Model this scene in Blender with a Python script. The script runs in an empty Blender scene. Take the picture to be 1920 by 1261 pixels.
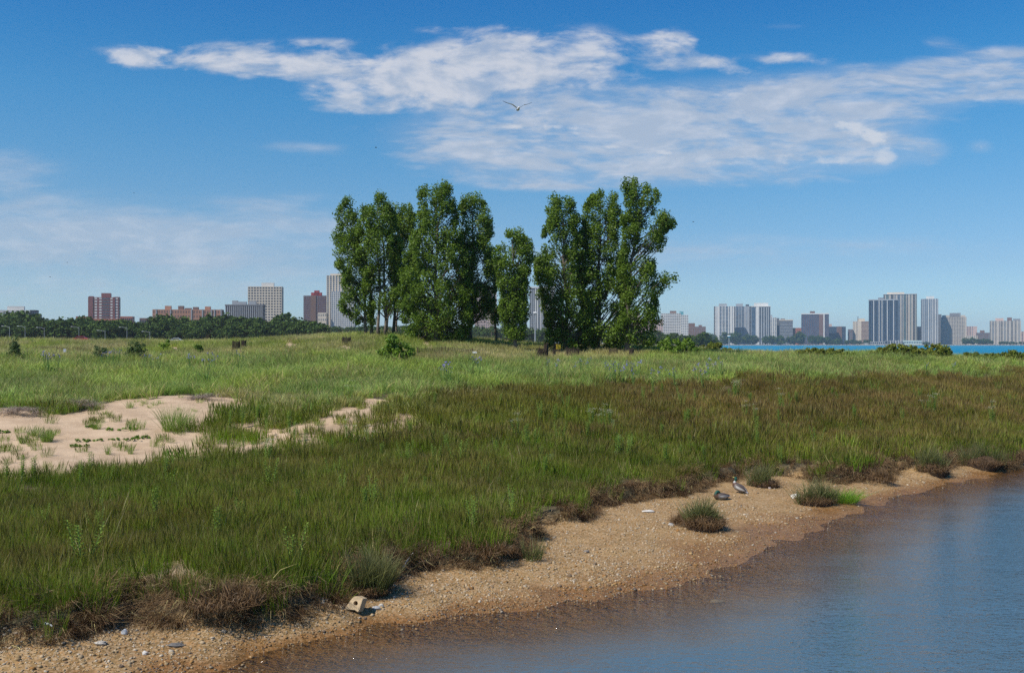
import bpy, bmesh, math, random
import numpy as np
from mathutils import Vector, Matrix
R = math.radians
random.seed(7)
rng = np.random.default_rng(11)
scene = bpy.context.scene
COL = scene.collection

# ------------------------------------------------------------------ camera, sky, sun
F, H0, CAMZ = 1867.0, 643.0, 4.5          # focal length and horizon line in the photograph's pixels, eye height in metres
cam_d = bpy.data.cameras.new("camera")
cam = bpy.data.objects.new("camera", cam_d); COL.objects.link(cam)
cam.location = (0, 0, CAMZ); cam.rotation_euler = (R(90), 0, 0)
cam_d.sensor_width = 36; cam_d.lens = 36 * F / 1920
cam_d.shift_y = (H0 - 630.5) / 1920
cam_d.clip_start = 0.1; cam_d.clip_end = 30000
scene.camera = cam

SUN_AZ = R(-124)       # measured from the view direction (+Y) towards +X
SUN_EL = R(52)
sun_d = bpy.data.lights.new("sun", 'SUN'); sun_d.energy = 5.0; sun_d.angle = R(0.5); sun_d.color = (1, .95, .86)
sun = bpy.data.objects.new("sun", sun_d); COL.objects.link(sun)
sdir = Vector((math.sin(SUN_AZ) * math.cos(SUN_EL), math.cos(SUN_AZ) * math.cos(SUN_EL), math.sin(SUN_EL)))
sun.rotation_euler = sdir.to_track_quat('Z', 'Y').to_euler()

scene.view_settings.view_transform = 'Standard'; scene.view_settings.look = 'None'
scene.view_settings.gamma = 1; scene.view_settings.exposure = 0.10
scene.render.engine = 'CYCLES'
cy = scene.cycles
cy.max_bounces = 8; cy.diffuse_bounces = 3; cy.glossy_bounces = 3; cy.transmission_bounces = 4
cy.transparent_max_bounces = 8; cy.volume_bounces = 1; cy.sample_clamp_indirect = 6
cy.caustics_reflective = False; cy.caustics_refractive = False
cy.use_denoising = False
try:
    cy.denoiser = 'OPENIMAGEDENOISE'; cy.denoising_prefilter = 'ACCURATE'; cy.denoising_input_passes = 'RGB_ALBEDO_NORMAL'
except Exception: pass

world = bpy.data.worlds.new("World"); scene.world = world; world.use_nodes = True
wt = world.node_tree; wt.nodes.clear()

class NT:
    """small helper to write node trees"""
    def __init__(s, t): s.t = t
    def n(s, typ, **kw):
        nd = s.t.nodes.new(typ)
        for k, v in kw.items(): setattr(nd, k, v)
        return nd
    def put(s, sock, v):
        if isinstance(v, bpy.types.NodeSocket): s.t.links.new(v, sock)
        elif v is not None:
            try: sock.default_value = v
            except Exception: sock.default_value = (*v, 1) if len(v) == 3 else v
    def m(s, op, a, b=None, c=None, clamp=False):
        nd = s.n('ShaderNodeMath', operation=op, use_clamp=clamp)
        s.put(nd.inputs[0], a); s.put(nd.inputs[1], b)
        if c is not None: s.put(nd.inputs[2], c)
        return nd.outputs[0]
    def vm(s, op, a, b=None):
        nd = s.n('ShaderNodeVectorMath', operation=op)
        s.put(nd.inputs[0], a)
        if b is not None: s.put(nd.inputs[1], b)
        return nd.outputs[0]
    def noise(s, vec, scale, detail=4, rough=.5, dist=0):
        nd = s.n('ShaderNodeTexNoise'); s.put(nd.inputs['Vector'], vec)
        nd.inputs['Scale'].default_value = scale; nd.inputs['Detail'].default_value = detail
        nd.inputs['Roughness'].default_value = rough; nd.inputs['Distortion'].default_value = dist
        return nd.outputs['Fac']
    def ss(s, v, lo, hi, a=0., b=1.):
        nd = s.n('ShaderNodeMapRange', interpolation_type='SMOOTHSTEP')
        s.put(nd.inputs['Value'], v); nd.inputs['From Min'].default_value = lo; nd.inputs['From Max'].default_value = hi
        nd.inputs['To Min'].default_value = a; nd.inputs['To Max'].default_value = b
        return nd.outputs[0]
    def mix(s, f, a, b, blend='MIX'):
        nd = s.n('ShaderNodeMix', data_type='RGBA', blend_type=blend)
        s.put(nd.inputs[0], f)
        s.put(nd.inputs[6], (*a, 1) if isinstance(a, tuple) and len(a) == 3 else a)
        s.put(nd.inputs[7], (*b, 1) if isinstance(b, tuple) and len(b) == 3 else b)
        return nd.outputs[2]
    def comb(s, x, y, z):
        nd = s.n('ShaderNodeCombineXYZ')
        for i, v in enumerate((x, y, z)): s.put(nd.inputs[i], v)
        return nd.outputs[0]

w = NT(wt)
SKY = w.n('ShaderNodeTexSky', sky_type='NISHITA', sun_disc=False, sun_elevation=SUN_EL, sun_rotation=SUN_AZ,
          altitude=0, air_density=1.0, dust_density=0.2, ozone_density=3.0)
tc = w.n('ShaderNodeTexCoord')
sep = w.n('ShaderNodeSeparateXYZ'); wt.links.new(tc.outputs['Generated'], sep.inputs[0])
sx, sy, sz = sep.outputs
fy = w.m('MAXIMUM', sy, 0.12)
U = w.m('DIVIDE', sx, fy); V = w.m('DIVIDE', sz, fy)       # the cloud sheet, as tangents of azimuth and height
front = w.ss(sy, .12, .35)
P0 = w.comb(U, w.m('MULTIPLY', V, 2.6), 0)
P1 = w.comb(U, w.m('MULTIPLY', V, 4.2), 3)
warp = w.vm('SCALE', w.vm('SUBTRACT', (lambda nd: (w.put(nd.inputs['Vector'], P0), nd.inputs['Scale'].__setattr__('default_value', 5.), nd.outputs['Color'])[2])(w.n('ShaderNodeTexNoise')), (.5, .5, .5)))
wt.nodes[-1].inputs['Scale'].default_value = .10
P0w = w.vm('ADD', P0, warp); P1w = w.vm('ADD', P1, warp)
def blob(px, py, rx, ry, amp=1., rot=0.):
    """soft ellipse on the cloud sheet"""
    u0, v0 = (px - 960) / F, (H0 - py) / F
    du = w.m('SUBTRACT', U, u0); dv = w.m('SUBTRACT', V, v0)
    c, s_ = math.cos(rot), math.sin(rot)
    a = w.m('ADD', w.m('MULTIPLY', du, c * F / rx), w.m('MULTIPLY', dv, s_ * F / rx))
    b = w.m('ADD', w.m('MULTIPLY', du, -s_ * F / ry), w.m('MULTIPLY', dv, c * F / ry))
    q = w.m('ADD', w.m('MULTIPLY', a, a), w.m('MULTIPLY', b, b))
    return w.m('MULTIPLY', w.m('EXPONENT', w.m('MULTIPLY', q, -1.)), amp)
def total(bl):
    o = blob(*bl[0])
    for b in bl[1:]: o = w.m('ADD', o, blob(*b))
    return o
CUM = [(300, 107, 120, 20, 1.1), (430, 108, 110, 26, .95), (560, 128, 120, 26, 1.), (700, 128, 120, 32, .9), (700, 185, 110, 26, 1.2), (850, 110, 100, 38, .95), (830, 175, 110, 34, 1.15),
       (960, 95, 90, 42, 1.), (1000, 140, 120, 28, .95), (1100, 95, 75, 38, .8), (1250, 84, 62, 26, 1.15), (1160, 150, 110, 20, .6), (1385, 140, 36, 14, 1.), (1340, 115, 38, 12, .9),
       (1480, 112, 75, 14, .8), (1245, 125, 60, 12, .4), (840, 55, 60, 12, .35), (590, 80, 80, 10, .4)]
SHEET = [(900, 250, 190, 55, .75), (1150, 260, 260, 62, .95), (1400, 270, 260, 55, 1.0), (1570, 240, 130, 55, .95), (1300, 190, 220, 35, .6), (1500, 175, 210, 40, .75), (1700, 165, 190, 36, .85, .05),
         (1870, 130, 110, 36, 1.1), (1940, 150, 60, 30, .9), (1290, 235, 180, 40, .3), (1560, 205, 200, 30, .65), (1150, 320, 280, 30, .7), (980, 340, 90, 16, .7), (1640, 290, 50, 26, .9), (1735, 283, 40, 18, .9), (1840, 275, 25, 14, .6), (1100, 195, 160, 30, .5),
         (1470, 50, 60, 8, .4), (1760, 78, 40, 14, .45), (1640, 130, 120, 16, .35)]
HAZY = [(200, 440, 560, 55, 1.05), (20, 330, 90, 60, .6), (520, 375, 90, 12, .5), (560, 280, 110, 14, .35, -.15), (600, 275, 60, 10, .3), (380, 490, 120, 12, .5), (1500, 460, 420, 26, .35), (300, 540, 700, 50, .45), (1250, 480, 300, 20, .3)]
mc = total(CUM); ms = total(SHEET); mh = total(HAZY)
mc = w.m('SUBTRACT', 1., w.m('EXPONENT', w.m('MULTIPLY', mc, -1.15))); ms = w.m('SUBTRACT', 1., w.m('EXPONENT', w.m('MULTIPLY', ms, -1.0)))
def nd(n, k): return w.m('MULTIPLY', w.m('SUBTRACT', n, .5), k)
P2 = w.comb(U, w.m('MULTIPLY', V, 2.0), 7)
n1 = w.noise(P0w, 14, 9, .58); n2 = w.noise(P1w, 11, 10, .60); n3 = w.noise(P1w, 38, 8, .62); n4 = w.noise(P0w, 46, 8, .62); n5 = w.noise(w.vm('ADD', P2, warp), 48, 9, .62); n6 = w.noise(P0w, 26, 6, .55)
f1 = w.m('ADD', mc, w.m('ADD', nd(n1, 2.3), nd(n4, .55)))
cum = w.m('MULTIPLY', w.m('MULTIPLY', w.ss(f1, .20, .84), w.ss(mc, .08, .42)), w.ss(w.m('ADD', n6, nd(mc, .5)), .25, .75, .62, 1.))
f2 = w.m('ADD', ms, w.m('ADD', nd(n2, 3.0), nd(n3, .7)))
sheet = w.m('MULTIPLY', w.m('ADD', w.m('MULTIPLY', w.ss(f2, .22, .98), .60), w.m('MULTIPLY', w.ss(ms, .12, .6), .24)), w.ss(ms, .05, .4))
hd = total([(1585, 234, 26, 9, .9), (1612, 242, 26, 10, 1.0), (1640, 258, 26, 13, 1.0), (1658, 280, 22, 14, 1.), (1664, 298, 18, 9, .9), (1560, 305, 110, 8, .6), (1470, 295, 120, 9, .45), (1030, 240, 50, 7, .6), (1075, 244, 14, 9, .6), (1140, 275, 60, 8, .4), (1245, 286, 14, 5, .8), (965, 238, 22, 6, .8),
            (1735, 283, 26, 11, .5), (1838, 276, 14, 9, .45), (870, 188, 24, 10, .5)])
head = w.m('MULTIPLY', w.ss(w.m('ADD', hd, nd(n5, 3.4)), .30, 1.25), .58)
head = w.m('MULTIPLY', head, w.ss(hd, .1, .4))
hz = w.m('MULTIPLY', w.ss(w.m('ADD', mh, nd(n2, 2.2)), -.1, 1.2), w.m('MULTIPLY', w.ss(mh, .0, .5), .62))
inv = w.m('MULTIPLY', w.m('MULTIPLY', w.m('SUBTRACT', 1., cum), w.m('SUBTRACT', 1., sheet)), w.m('MULTIPLY', w.m('SUBTRACT', 1., head), w.m('SUBTRACT', 1., hz)))
cl = w.m('MULTIPLY', w.m('SUBTRACT', 1., inv), front, clamp=True)
cl = w.m('MULTIPLY', cl, .90)
shade = w.ss(w.m('ADD', w.m('ADD', n6, nd(n4, .8)), w.m('ADD', w.m('MULTIPLY', cum, .12), w.m('MULTIPLY', head, .5))), .38, .78)
ccol = w.mix(shade, (4.6, 5.1, 6.0), (6.2, 6.35, 6.9))
ccol = w.mix(w.m('MULTIPLY', head, .9), ccol, (6.9, 6.9, 7.0))
hs = w.n('ShaderNodeHueSaturation'); hs.inputs['Saturation'].default_value = 1.0; hs.inputs['Value'].default_value = 1.0
SKY_RAMP = [(0, .63, .89, 1.17), (.023, .63, .89, 1.17), (.077, .565, .76, .98), (.130, .49, .79, .99), (.184, .37, .81, 1.04), (.237, .26, .81, 1.09), (.291, .15, .74, 1.1), (.339, .10, .68, 1.11), (.6, .09, .60, 1.1), (1, .15, .60, 1.05)]
cr = w.n('ShaderNodeValToRGB'); el = cr.color_ramp.elements
while len(el) > 1: el.remove(el[0])
el[0].position = 0; el[0].color = (*[c / 1.3 for c in SKY_RAMP[0][1:]], 1)
for q in SKY_RAMP[1:]:
    e_ = el.new(q[0] / math.hypot(1, q[0]) if q[0] < 1 else 1.); e_.color = (*[c / 1.3 for c in q[1:]], 1)
wt.links.new(sz, cr.inputs[0])
tinted = w.mix(1., w.vm('SCALE', cr.outputs[0]), SKY.outputs[0], 'MULTIPLY')
[n for n in wt.nodes if n.bl_idname == 'ShaderNodeVectorMath' and n.operation == 'SCALE'][-1].inputs['Scale'].default_value = 1.3
wt.links.new(tinted, hs.inputs['Color'])
skyc = w.mix(cl, hs.outputs[0], ccol)
bg = w.n('ShaderNodeBackground'); w.put(bg.inputs['Color'], skyc); bg.inputs['Strength'].default_value = 0.10
wo = w.n('ShaderNodeOutputWorld'); wt.links.new(bg.outputs[0], wo.inputs[0])
world.cycles.sampling_method = 'MANUAL'; world.cycles.sample_map_resolution = 1024

# ------------------------------------------------------------------ helpers
def tag(o, label=None, cat=None, group=None, kind=None):
    if label: o['label'] = label
    if cat: o['category'] = cat
    if group: o['group'] = group
    if kind: o['kind'] = kind
    return o
def empty(name, loc=(0, 0, 0), rz=0):
    o = bpy.data.objects.new(name, None); COL.objects.link(o); o.location = loc; o.rotation_euler = (0, 0, rz); o.empty_display_size = .2
    return o
def W(px, py, z):
    """the spot of height z seen at (px, py) of the photograph"""
    d = (CAMZ - z) * F / (py - H0)
    return Vector(((px - 960) / F * d, d, z))
def WD(px, py, d):
    """the spot at distance d seen at (px, py)"""
    return Vector(((px - 960) / F * d, d, CAMZ + (H0 - py) / F * d))
def mat(name, col, rough=.7, spec=.3, metal=0, var=0, vscale=3, bump=0, bscale=20, trans=0):
    m = bpy.data.materials.new(name); m.use_nodes = True; t = m.node_tree; s = NT(t)
    b = t.nodes['Principled BSDF']; b.inputs['Roughness'].default_value = rough; b.inputs['Metallic'].default_value = metal
    b.inputs['Specular IOR Level'].default_value = spec
    b.inputs['Base Color'].default_value = (*col, 1)
    g = s.n('ShaderNodeNewGeometry')
    if var:
        nz = s.noise(g.outputs['Position'], vscale, 5, .6)
        c = s.mix(s.ss(nz, .3, .7), tuple(x * (1 - var) for x in col), tuple(min(1, x * (1 + var)) for x in col))
        s.put(b.inputs['Base Color'], c)
    if bump:
        bp = s.n('ShaderNodeBump'); bp.inputs['Strength'].default_value = bump; bp.inputs['Distance'].default_value = .02
        s.put(bp.inputs['Height'], s.noise(g.outputs['Position'], bscale, 6, .65)); t.links.new(bp.outputs[0], b.inputs['Normal'])
    return m
class MB:
    """collects verts and faces, builds one mesh object"""
    def __init__(s): s.v = []; s.f = []; s.mi = []
    def add(s, vs, fs, mi=0):
        o = len(s.v); s.v += [tuple(p) for p in vs]; s.f += [tuple(i + o for i in f) for f in fs]; s.mi += [mi] * len(fs)
    def box(s, x0, x1, y0, y1, z0, z1, mi=0):
        s.add([(x0, y0, z0), (x1, y0, z0), (x1, y1, z0), (x0, y1, z0), (x0, y0, z1), (x1, y0, z1), (x1, y1, z1), (x0, y1, z1)],
              [(0, 3, 2, 1), (4, 5, 6, 7), (0, 1, 5, 4), (1, 2, 6, 5), (2, 3, 7, 6), (3, 0, 4, 7)], mi)
    def tube(s, pts, rad, n=6, mi=0, cap=True):
        pts = [Vector(p) for p in pts]; rings = []
        if not hasattr(rad, '__len__'): rad = [rad] * len(pts)
        for i, p in enumerate(pts):
            t = (pts[min(i + 1, len(pts) - 1)] - pts[max(i - 1, 0)]).normalized()
            a = t.cross(Vector((0, 1, 0)) if abs(t.y) < .9 else Vector((1, 0, 0))).normalized(); b = t.cross(a)
            rings.append([p + (a * math.cos(2 * math.pi * k / n) + b * math.sin(2 * math.pi * k / n)) * rad[i] for k in range(n)])
        vs = [q for r in rings for q in r]; fs = []
        for i in range(len(pts) - 1):
            for k in range(n): fs.append((i * n + k, i * n + (k + 1) % n, (i + 1) * n + (k + 1) % n, (i + 1) * n + k))
        if cap: fs += [tuple(range(n))[::-1], tuple((len(pts) - 1) * n + k for k in range(n))]
        s.add(vs, fs, mi)
    def mesh(s, name, mats, smooth=False):
        me = bpy.data.meshes.new(name); me.from_pydata(s.v, [], s.f)
        for m in (mats if isinstance(mats, (list, tuple)) else [mats]): me.materials.append(m)
        if any(s.mi): me.polygons.foreach_set('material_index', s.mi)
        if smooth: me.polygons.foreach_set('use_smooth', [True] * len(s.f))
        me.update(); return me
    def build(s, name, mats, parent=None, smooth=False):
        o = bpy.data.objects.new(name, s.mesh(name, mats, smooth)); COL.objects.link(o); o.parent = parent; return o
def np_mesh(name, co, faces4, mats, attr=None, smooth=False):
    """fast mesh from arrays; faces4: (n,4) quads or (n,3) tris; attr: {name: (n,4) per vertex}"""
    me = bpy.data.meshes.new(name); k = faces4.shape[1]
    me.vertices.add(len(co)); me.vertices.foreach_set('co', co.astype('f4').ravel())
    me.loops.add(faces4.size); me.loops.foreach_set('vertex_index', faces4.astype('i4').ravel())
    me.polygons.add(len(faces4)); me.polygons.foreach_set('loop_start', np.arange(0, faces4.size, k, dtype='i4'))
    if smooth: me.polygons.foreach_set('use_smooth', np.ones(len(faces4), dtype=bool))
    for m in (mats if isinstance(mats, (list, tuple)) else [mats]): me.materials.append(m)
    me.update(calc_edges=True)
    for a, arr in (attr or {}).items():
        at = me.attributes.new(a, 'FLOAT_COLOR', 'POINT'); at.data.foreach_set('color', arr.astype('f4').ravel())
    return me
def copy_thing(root, loc, rz=0, sc=1., label=None):
    c = root.copy(); COL.objects.link(c); c.location = loc; c.rotation_euler = (0, 0, rz)
    c.scale = (sc, sc, sc) if not hasattr(sc, '__len__') else sc
    if label: c['label'] = label
    for ch in list(root.children):
        k = ch.copy(); COL.objects.link(k); k.parent = c
        for g in list(ch.children):
            q = g.copy(); COL.objects.link(q); q.parent = k
    return c
def ih(a):
    a = (a ^ (a >> 16)) * 0x45d9f3b & 0xffffffff; a = (a ^ (a >> 16)) * 0x45d9f3b & 0xffffffff
    return (a ^ (a >> 16)) & 0xffffffff
def vnoise(x, y, sc=1., seed=0):
    x = np.asarray(x, float) * sc + 1000.5; y = np.asarray(y, float) * sc + 1000.5
    xi = np.floor(x).astype(np.int64); yi = np.floor(y).astype(np.int64); fx = x - xi; fy_ = y - yi
    fx = fx * fx * (3 - 2 * fx); fy_ = fy_ * fy_ * (3 - 2 * fy_)
    h = lambda i, j: ih((i * 73856093 ^ j * 19349663 ^ seed * 83492791) & 0xffffffff) / 4294967295.
    a = h(xi, yi) * (1 - fx) + h(xi + 1, yi) * fx; b = h(xi, yi + 1) * (1 - fx) + h(xi + 1, yi + 1) * fx
    return a * (1 - fy_) + b * fy_
def fbm(x, y, sc=1., seed=0, o=4):
    t = 0; a = .5; n = 0
    for i in range(o): t = t + a * vnoise(x, y, sc * 2 ** i, seed + i * 17); n += a; a *= .55
    return t / n
def sst(x, a, b):
    t = np.clip((np.asarray(x, float) - a) / (b - a), 0, 1); return t * t * (3 - 2 * t)

# ------------------------------------------------------------------ lie of the land
SHORE_PX = [(400, 1258), (520, 1207), (620, 1190), (730, 1172), (860, 1158), (1000, 1139), (1146, 1117), (1219, 1101), (1328, 1079), (1376, 1062), (1456, 1019), (1547, 984),
            (1620, 952), (1700, 925), (1782, 905), (1846, 894), (1920, 876), (2050, 850), (2300, 822)]
SHORE = np.array([(-60, 2), (-20, 8.5), (-9, 11.5)] + [tuple(W(a, b, 0)[:2]) for a, b in SHORE_PX] + [(60, 62), (120, 75), (400, 78)], float)
BANK_PX = [(0, 1212), (110, 1205), (185, 1178), (215, 1150), (300, 1163), (400, 1168), (520, 1162), (615, 1138), (650, 1104), (725, 1090), (780, 1068), (870, 1064), (965, 1046), (990, 1008),
           (965, 984), (1080, 978), (1110, 952), (1200, 936), (1262, 930), (1330, 905), (1400, 893), (1500, 893), (1560, 906), (1640, 895), (1665, 878), (1740, 886), (1795, 862), (1870, 872), (1915, 856), (2000, 843), (2300, 806)]
BANK = np.array([(-60, 4), (-20, 10.5), (-9.5, 13)] + [tuple(W(a, b, .22)[:2]) for a, b in BANK_PX] + [(60, 66), (120, 80), (400, 84)], float)
def inpoly(px, py, P):
    c = np.zeros(np.shape(px), bool); n = len(P); j = n - 1
    for i in range(n):
        xi, yi = P[i]; xj, yj = P[j]
        if yi != yj: c ^= ((yi > py) != (yj > py)) & (px < (xj - xi) * (py - yi) / (yj - yi) + xi)
        j = i
    return c
def sdist(x, y, L):
    """signed distance to a polyline, positive on the land side (beyond it)"""
    x = np.asarray(x, float).ravel(); y = np.asarray(y, float).ravel(); best = np.full(x.shape, 1e18)
    for i in range(len(L) - 1):
        ax, ay = L[i]; bx, by = L[i + 1]; dx, dy = bx - ax, by - ay
        t = np.clip(((x - ax) * dx + (y - ay) * dy) / (dx * dx + dy * dy), 0, 1)
        ex = x - ax - t * dx; ey = y - ay - t * dy; best = np.minimum(best, ex * ex + ey * ey)
    P = [(-9999, L[0][1])] + [tuple(p) for p in L] + [(9999, L[-1][1]), (9999, 9999), (-9999, 9999)]
    return np.sqrt(best) * np.where(inpoly(x, y, P), 1, -1)
CREST_PX = [-400, 0, 150, 300, 400, 480, 560, 640, 720, 800, 900, 960, 1050, 1200, 1300, 1400, 1600, 1700, 1800, 1920, 2400]
CREST_PY = [628, 630, 633, 635, 634, 630, 624, 619, 617, 623, 628, 636, 642, 643, 648, 655, 657, 656, 664, 667, 672]
YC = 80.
def crest_z(px): return CAMZ + (H0 - np.interp(px, CREST_PX, CREST_PY)) / F * YC - .42
def shore_lake(y): return .205 * y - 6
def height(x, y):
    x = np.asarray(x, float).ravel(); y = np.asarray(y, float).ravel()
    wx = x + (vnoise(x, y, 1.6, 5) - .5) * .55; wy = y + (vnoise(x, y, 1.6, 9) - .5) * .55
    near = (y < 90)
    s = np.full(x.shape, 50.); b = np.full(x.shape, 50.)
    s[near] = sdist(wx[near], wy[near], SHORE); b[near] = sdist(wx[near], wy[near], BANK)
    px = 960 + F * x / np.maximum(y, 8)
    zc = crest_z(px)
    tab = np.interp(y, [0, 20, 27, 34, 42, 50, 60, 70, YC], [.55, .55, .72, 1.4, 2.25, 2.95, 3.55, 4.05, 4.6])
    land = .55 + (tab - .55) * (zc - .55) / 4.05
    land = np.minimum(land, .5 + .115 * np.maximum(b, 0))
    und = (fbm(x, y, .09, 3, 3) - .5) * .9 * sst(b, 3, 16) + (fbm(x, y, .5, 8, 3) - .5) * .22 * sst(b, 1, 6)
    land = land + und * (1 - sst(y, 66, 78) * .75)
    step = sst(b + (vnoise(x, y, 3.1, 2) - .5) * .18, -.05, .22)
    t = np.clip(s / np.maximum(s - np.minimum(b, 0), .05), 0, 1)
    beach = .25 * t ** .85 + (fbm(x, y, 1.3, 21, 3) - .5) * .05 * sst(s, 0, .8)
    z = np.where(s < 0, np.maximum(-.085 * (-s) ** 1.1, -1.3), beach * (1 - step) + np.maximum(land, .42) * step + (vnoise(x, y, 4.3, 31) - .5) * .12 * sst(b, 0, .2) * (1 - sst(b, .4, 2)))
    # over the crest
    far = sst(y, YC + 2, YC + 45)
    fl = np.where(x < shore_lake(y), 3.0, -2.5)
    k = sst(shore_lake(y) - x, -6, 10); fl = -2.5 + 5.5 * k
    fl = np.where(y > 1890, np.maximum(fl, 1.6), fl); fl = np.where((y > 1860) & (y <= 1890), np.maximum(fl, -2.5 + 4.1 * (y - 1860) / 30), fl)
    z = z * (1 - far) + fl * far
    return z
def hz(x, y): return float(height([x], [y])[0])
def seen(px, py, lo=13.5, hi=110.):
    """where the line of sight through (px, py) meets the ground"""
    ys = np.arange(lo, hi, .1); xs = (px - 960) / F * ys
    zl = CAMZ + (H0 - py) / F * ys; hh = height(xs, ys); i = np.nonzero(zl <= hh)[0]
    i = i[0] if len(i) else int(np.argmin(np.where(ys > 60, zl - hh, 99)))
    return Vector((xs[i], ys[i], hh[i]))
# bare sand, given where the photograph shows it, used as a map of the ground
SANDS = [[(-400, 752), (60, 768), (120, 775), (180, 765), (240, 748), (330, 743), (450, 749), (460, 762), (395, 775), (400, 800), (375, 845), (300, 872), (240, 886), (120, 890), (60, 900), (-400, 930)],
         [(690, 745), (738, 745), (737, 757), (700, 775), (650, 785), (560, 808), (500, 842), (450, 838), (500, 805), (600, 785), (650, 768)]]
THIN = [[(380, 770), (480, 775), (620, 760), (760, 765), (800, 800), (700, 820), (560, 850), (460, 870), (360, 870)], [(725, 805), (800, 805), (820, 830), (740, 835)], [(810, 800), (880, 798), (900, 815), (820, 822)],
        [(235, 1060), (390, 1050), (400, 1100), (240, 1105)]]
SPOTS = [(325, 655, 16, 5), (545, 648, 14, 7), (528, 660, 12, 4), (645, 651, 10, 4), (800, 643, 12, 3), (800, 652, 16, 4)]
def zones(x, y, z):
    px = 960 + F * x / y; py = H0 + F * (CAMZ - z) / y
    jx = px + (fbm(x, y, .8, 41) - .5) * 50; jy = py + (fbm(x, y, .8, 47) - .5) * 22
    sand = np.zeros(x.shape)
    for P in SANDS: sand = np.maximum(sand, inpoly(jx, jy, P) * 1.)
    for cx, cy_, rx, ry in SPOTS: sand = np.maximum(sand, (((jx - cx) / rx) ** 2 + ((py - cy_) / ry) ** 2 < 1) * .9)
    thin = np.zeros(x.shape)
    for P in THIN: thin = np.maximum(thin, inpoly(jx, jy, P) * 1.)
    return px, py, jx, jy, sand, thin

def axis(segs):
    out = []
    for a, b, st in segs: out += list(np.arange(a, b, st))
    out.append(segs[-1][1]); return np.array(out)
gx = axis([(-6000, -1000, 500), (-1000, -200, 60), (-200, -60, 10), (-60, -22, .8), (-22, -9, .22), (-9, 14, .11), (14, 24, .2), (24, 60, .8), (60, 200, 10), (200, 1000, 60), (1000, 6000, 500)])
gy = axis([(-300, 0, 50), (0, 11, 1), (11, 27, .09), (27, 48, .18), (48, 90, .5), (90, 130, 4), (130, 400, 30), (400, 1800, 100), (1800, 1920, 10), (1920, 2600, 170), (2600, 9000, 1600)])
GX, GY = np.meshgrid(gx, gy); X = GX.ravel(); Y = GY.ravel(); Z = height(X, Y)
nx, ny = len(gx), len(gy)
ii = (np.arange(ny - 1)[:, None] * nx + np.arange(nx - 1)[None, :]).ravel()
quads = np.stack([ii, ii + 1, ii + 1 + nx, ii + nx], 1)
nearm = (Y > 10) & (Y < 100) & (np.abs(X) < Y * .8 + 6)
bD = np.full(X.shape, 50.); sD = np.full(X.shape, 50.)
bD[nearm] = sdist(X[nearm], Y[nearm], BANK); sD[nearm] = sdist(X[nearm], Y[nearm], SHORE)
px, py, jx, jy, sand, thin = zones(X, np.maximum(Y, 5), Z)
sand = np.where(nearm, np.maximum(sand, thin * .55), 0)
beachm = sst(-(bD + (vnoise(X, Y, 3, 2) - .5) * .2), -.05, .1) * nearm
wet = (1 - sst(Z + (fbm(X, Y, .9, 77) - .5) * .10, .03, .14)) * nearm
deep = np.where(nearm, sst(-Z, .15, .8), 1.)
gm = mat("ground_earth", (.1, .08, .05)); t = gm.node_tree; s = NT(t); b = t.nodes['Principled BSDF']
at = s.n('ShaderNodeAttribute', attribute_name='mask'); sp = s.n('ShaderNodeSeparateColor'); t.links.new(at.outputs['Color'], sp.inputs[0])
g = s.n('ShaderNodeNewGeometry'); pos = g.outputs['Position']
nA = s.noise(pos, 1.3, 6, .6); nB = s.noise(pos, 26, 5, .7); nC = s.noise(pos, 9, 5, .65)
vor = s.n('ShaderNodeTexVoronoi', feature='F1'); vor.inputs['Scale'].default_value = 26; s.put(vor.inputs['Vector'], pos)
soil = s.mix(s.ss(nC, .3, .7), (.075, .055, .03), (.16, .125, .07))
soil = s.mix(s.ss(nA, .4, .65), soil, (.075, .07, .035))
sandc = s.mix(s.ss(nA, .3, .7), (.42, .295, .185), (.54, .395, .26))
sandc = s.mix(s.m('MULTIPLY', s.ss(nB, .56, .70), .65), sandc, (.22, .15, .09))
grav = s.mix(s.ss(nA, .3, .7), (.19, .115, .042), (.30, .19, .078))
sep2 = s.n('ShaderNodeSeparateColor'); t.links.new(vor.outputs['Color'], sep2.inputs[0])
grav = s.mix(s.m('MULTIPLY', s.ss(sep2.outputs[0], .35, .6), .6), grav, s.mix(sep2.outputs[1], (.50, .38, .24), (.42, .22, .08)))
base = s.mix(s.ss(sp.outputs[0], .25, .7), soil, sandc)
base = s.mix(sp.outputs[1], base, grav)
wetc = s.mix(1., base, (.70, .56, .40), 'MULTIPLY')
base = s.mix(s.m('MULTIPLY', sp.outputs[2], sp.outputs[1]), base, wetc)
dimmed_silt = s.mix(s.ss(nA, .3, .7), (.05, .045, .03), (.10, .08, .045))  # olive silt, kept dark to stand in for light absorbed by deeper water
base = s.mix(at.outputs['Alpha'], base, dimmed_silt)
s.put(b.inputs['Base Color'], base)
s.put(b.inputs['Roughness'], s.m('SUBTRACT', .9, s.m('MULTIPLY', sp.outputs[2], .5)))
bp = s.n('ShaderNodeBump'); bp.inputs['Strength'].default_value = .7; bp.inputs['Distance'].default_value = .03
s.put(bp.inputs['Height'], s.m('ADD', nB, s.m('MULTIPLY', nC, .8))); t.links.new(bp.outputs[0], b.inputs['Normal'])
gme = np_mesh("ground", np.stack([X, Y, Z], 1), quads, gm, {'mask': np.stack([sand, beachm, wet, deep * (Z < 0)], 1)}, True)
ground = bpy.data.objects.new("ground", gme); COL.objects.link(ground); tag(ground, "sandy ground rising from the pond shore to the low grassy dune", "ground", kind="structure")

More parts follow.
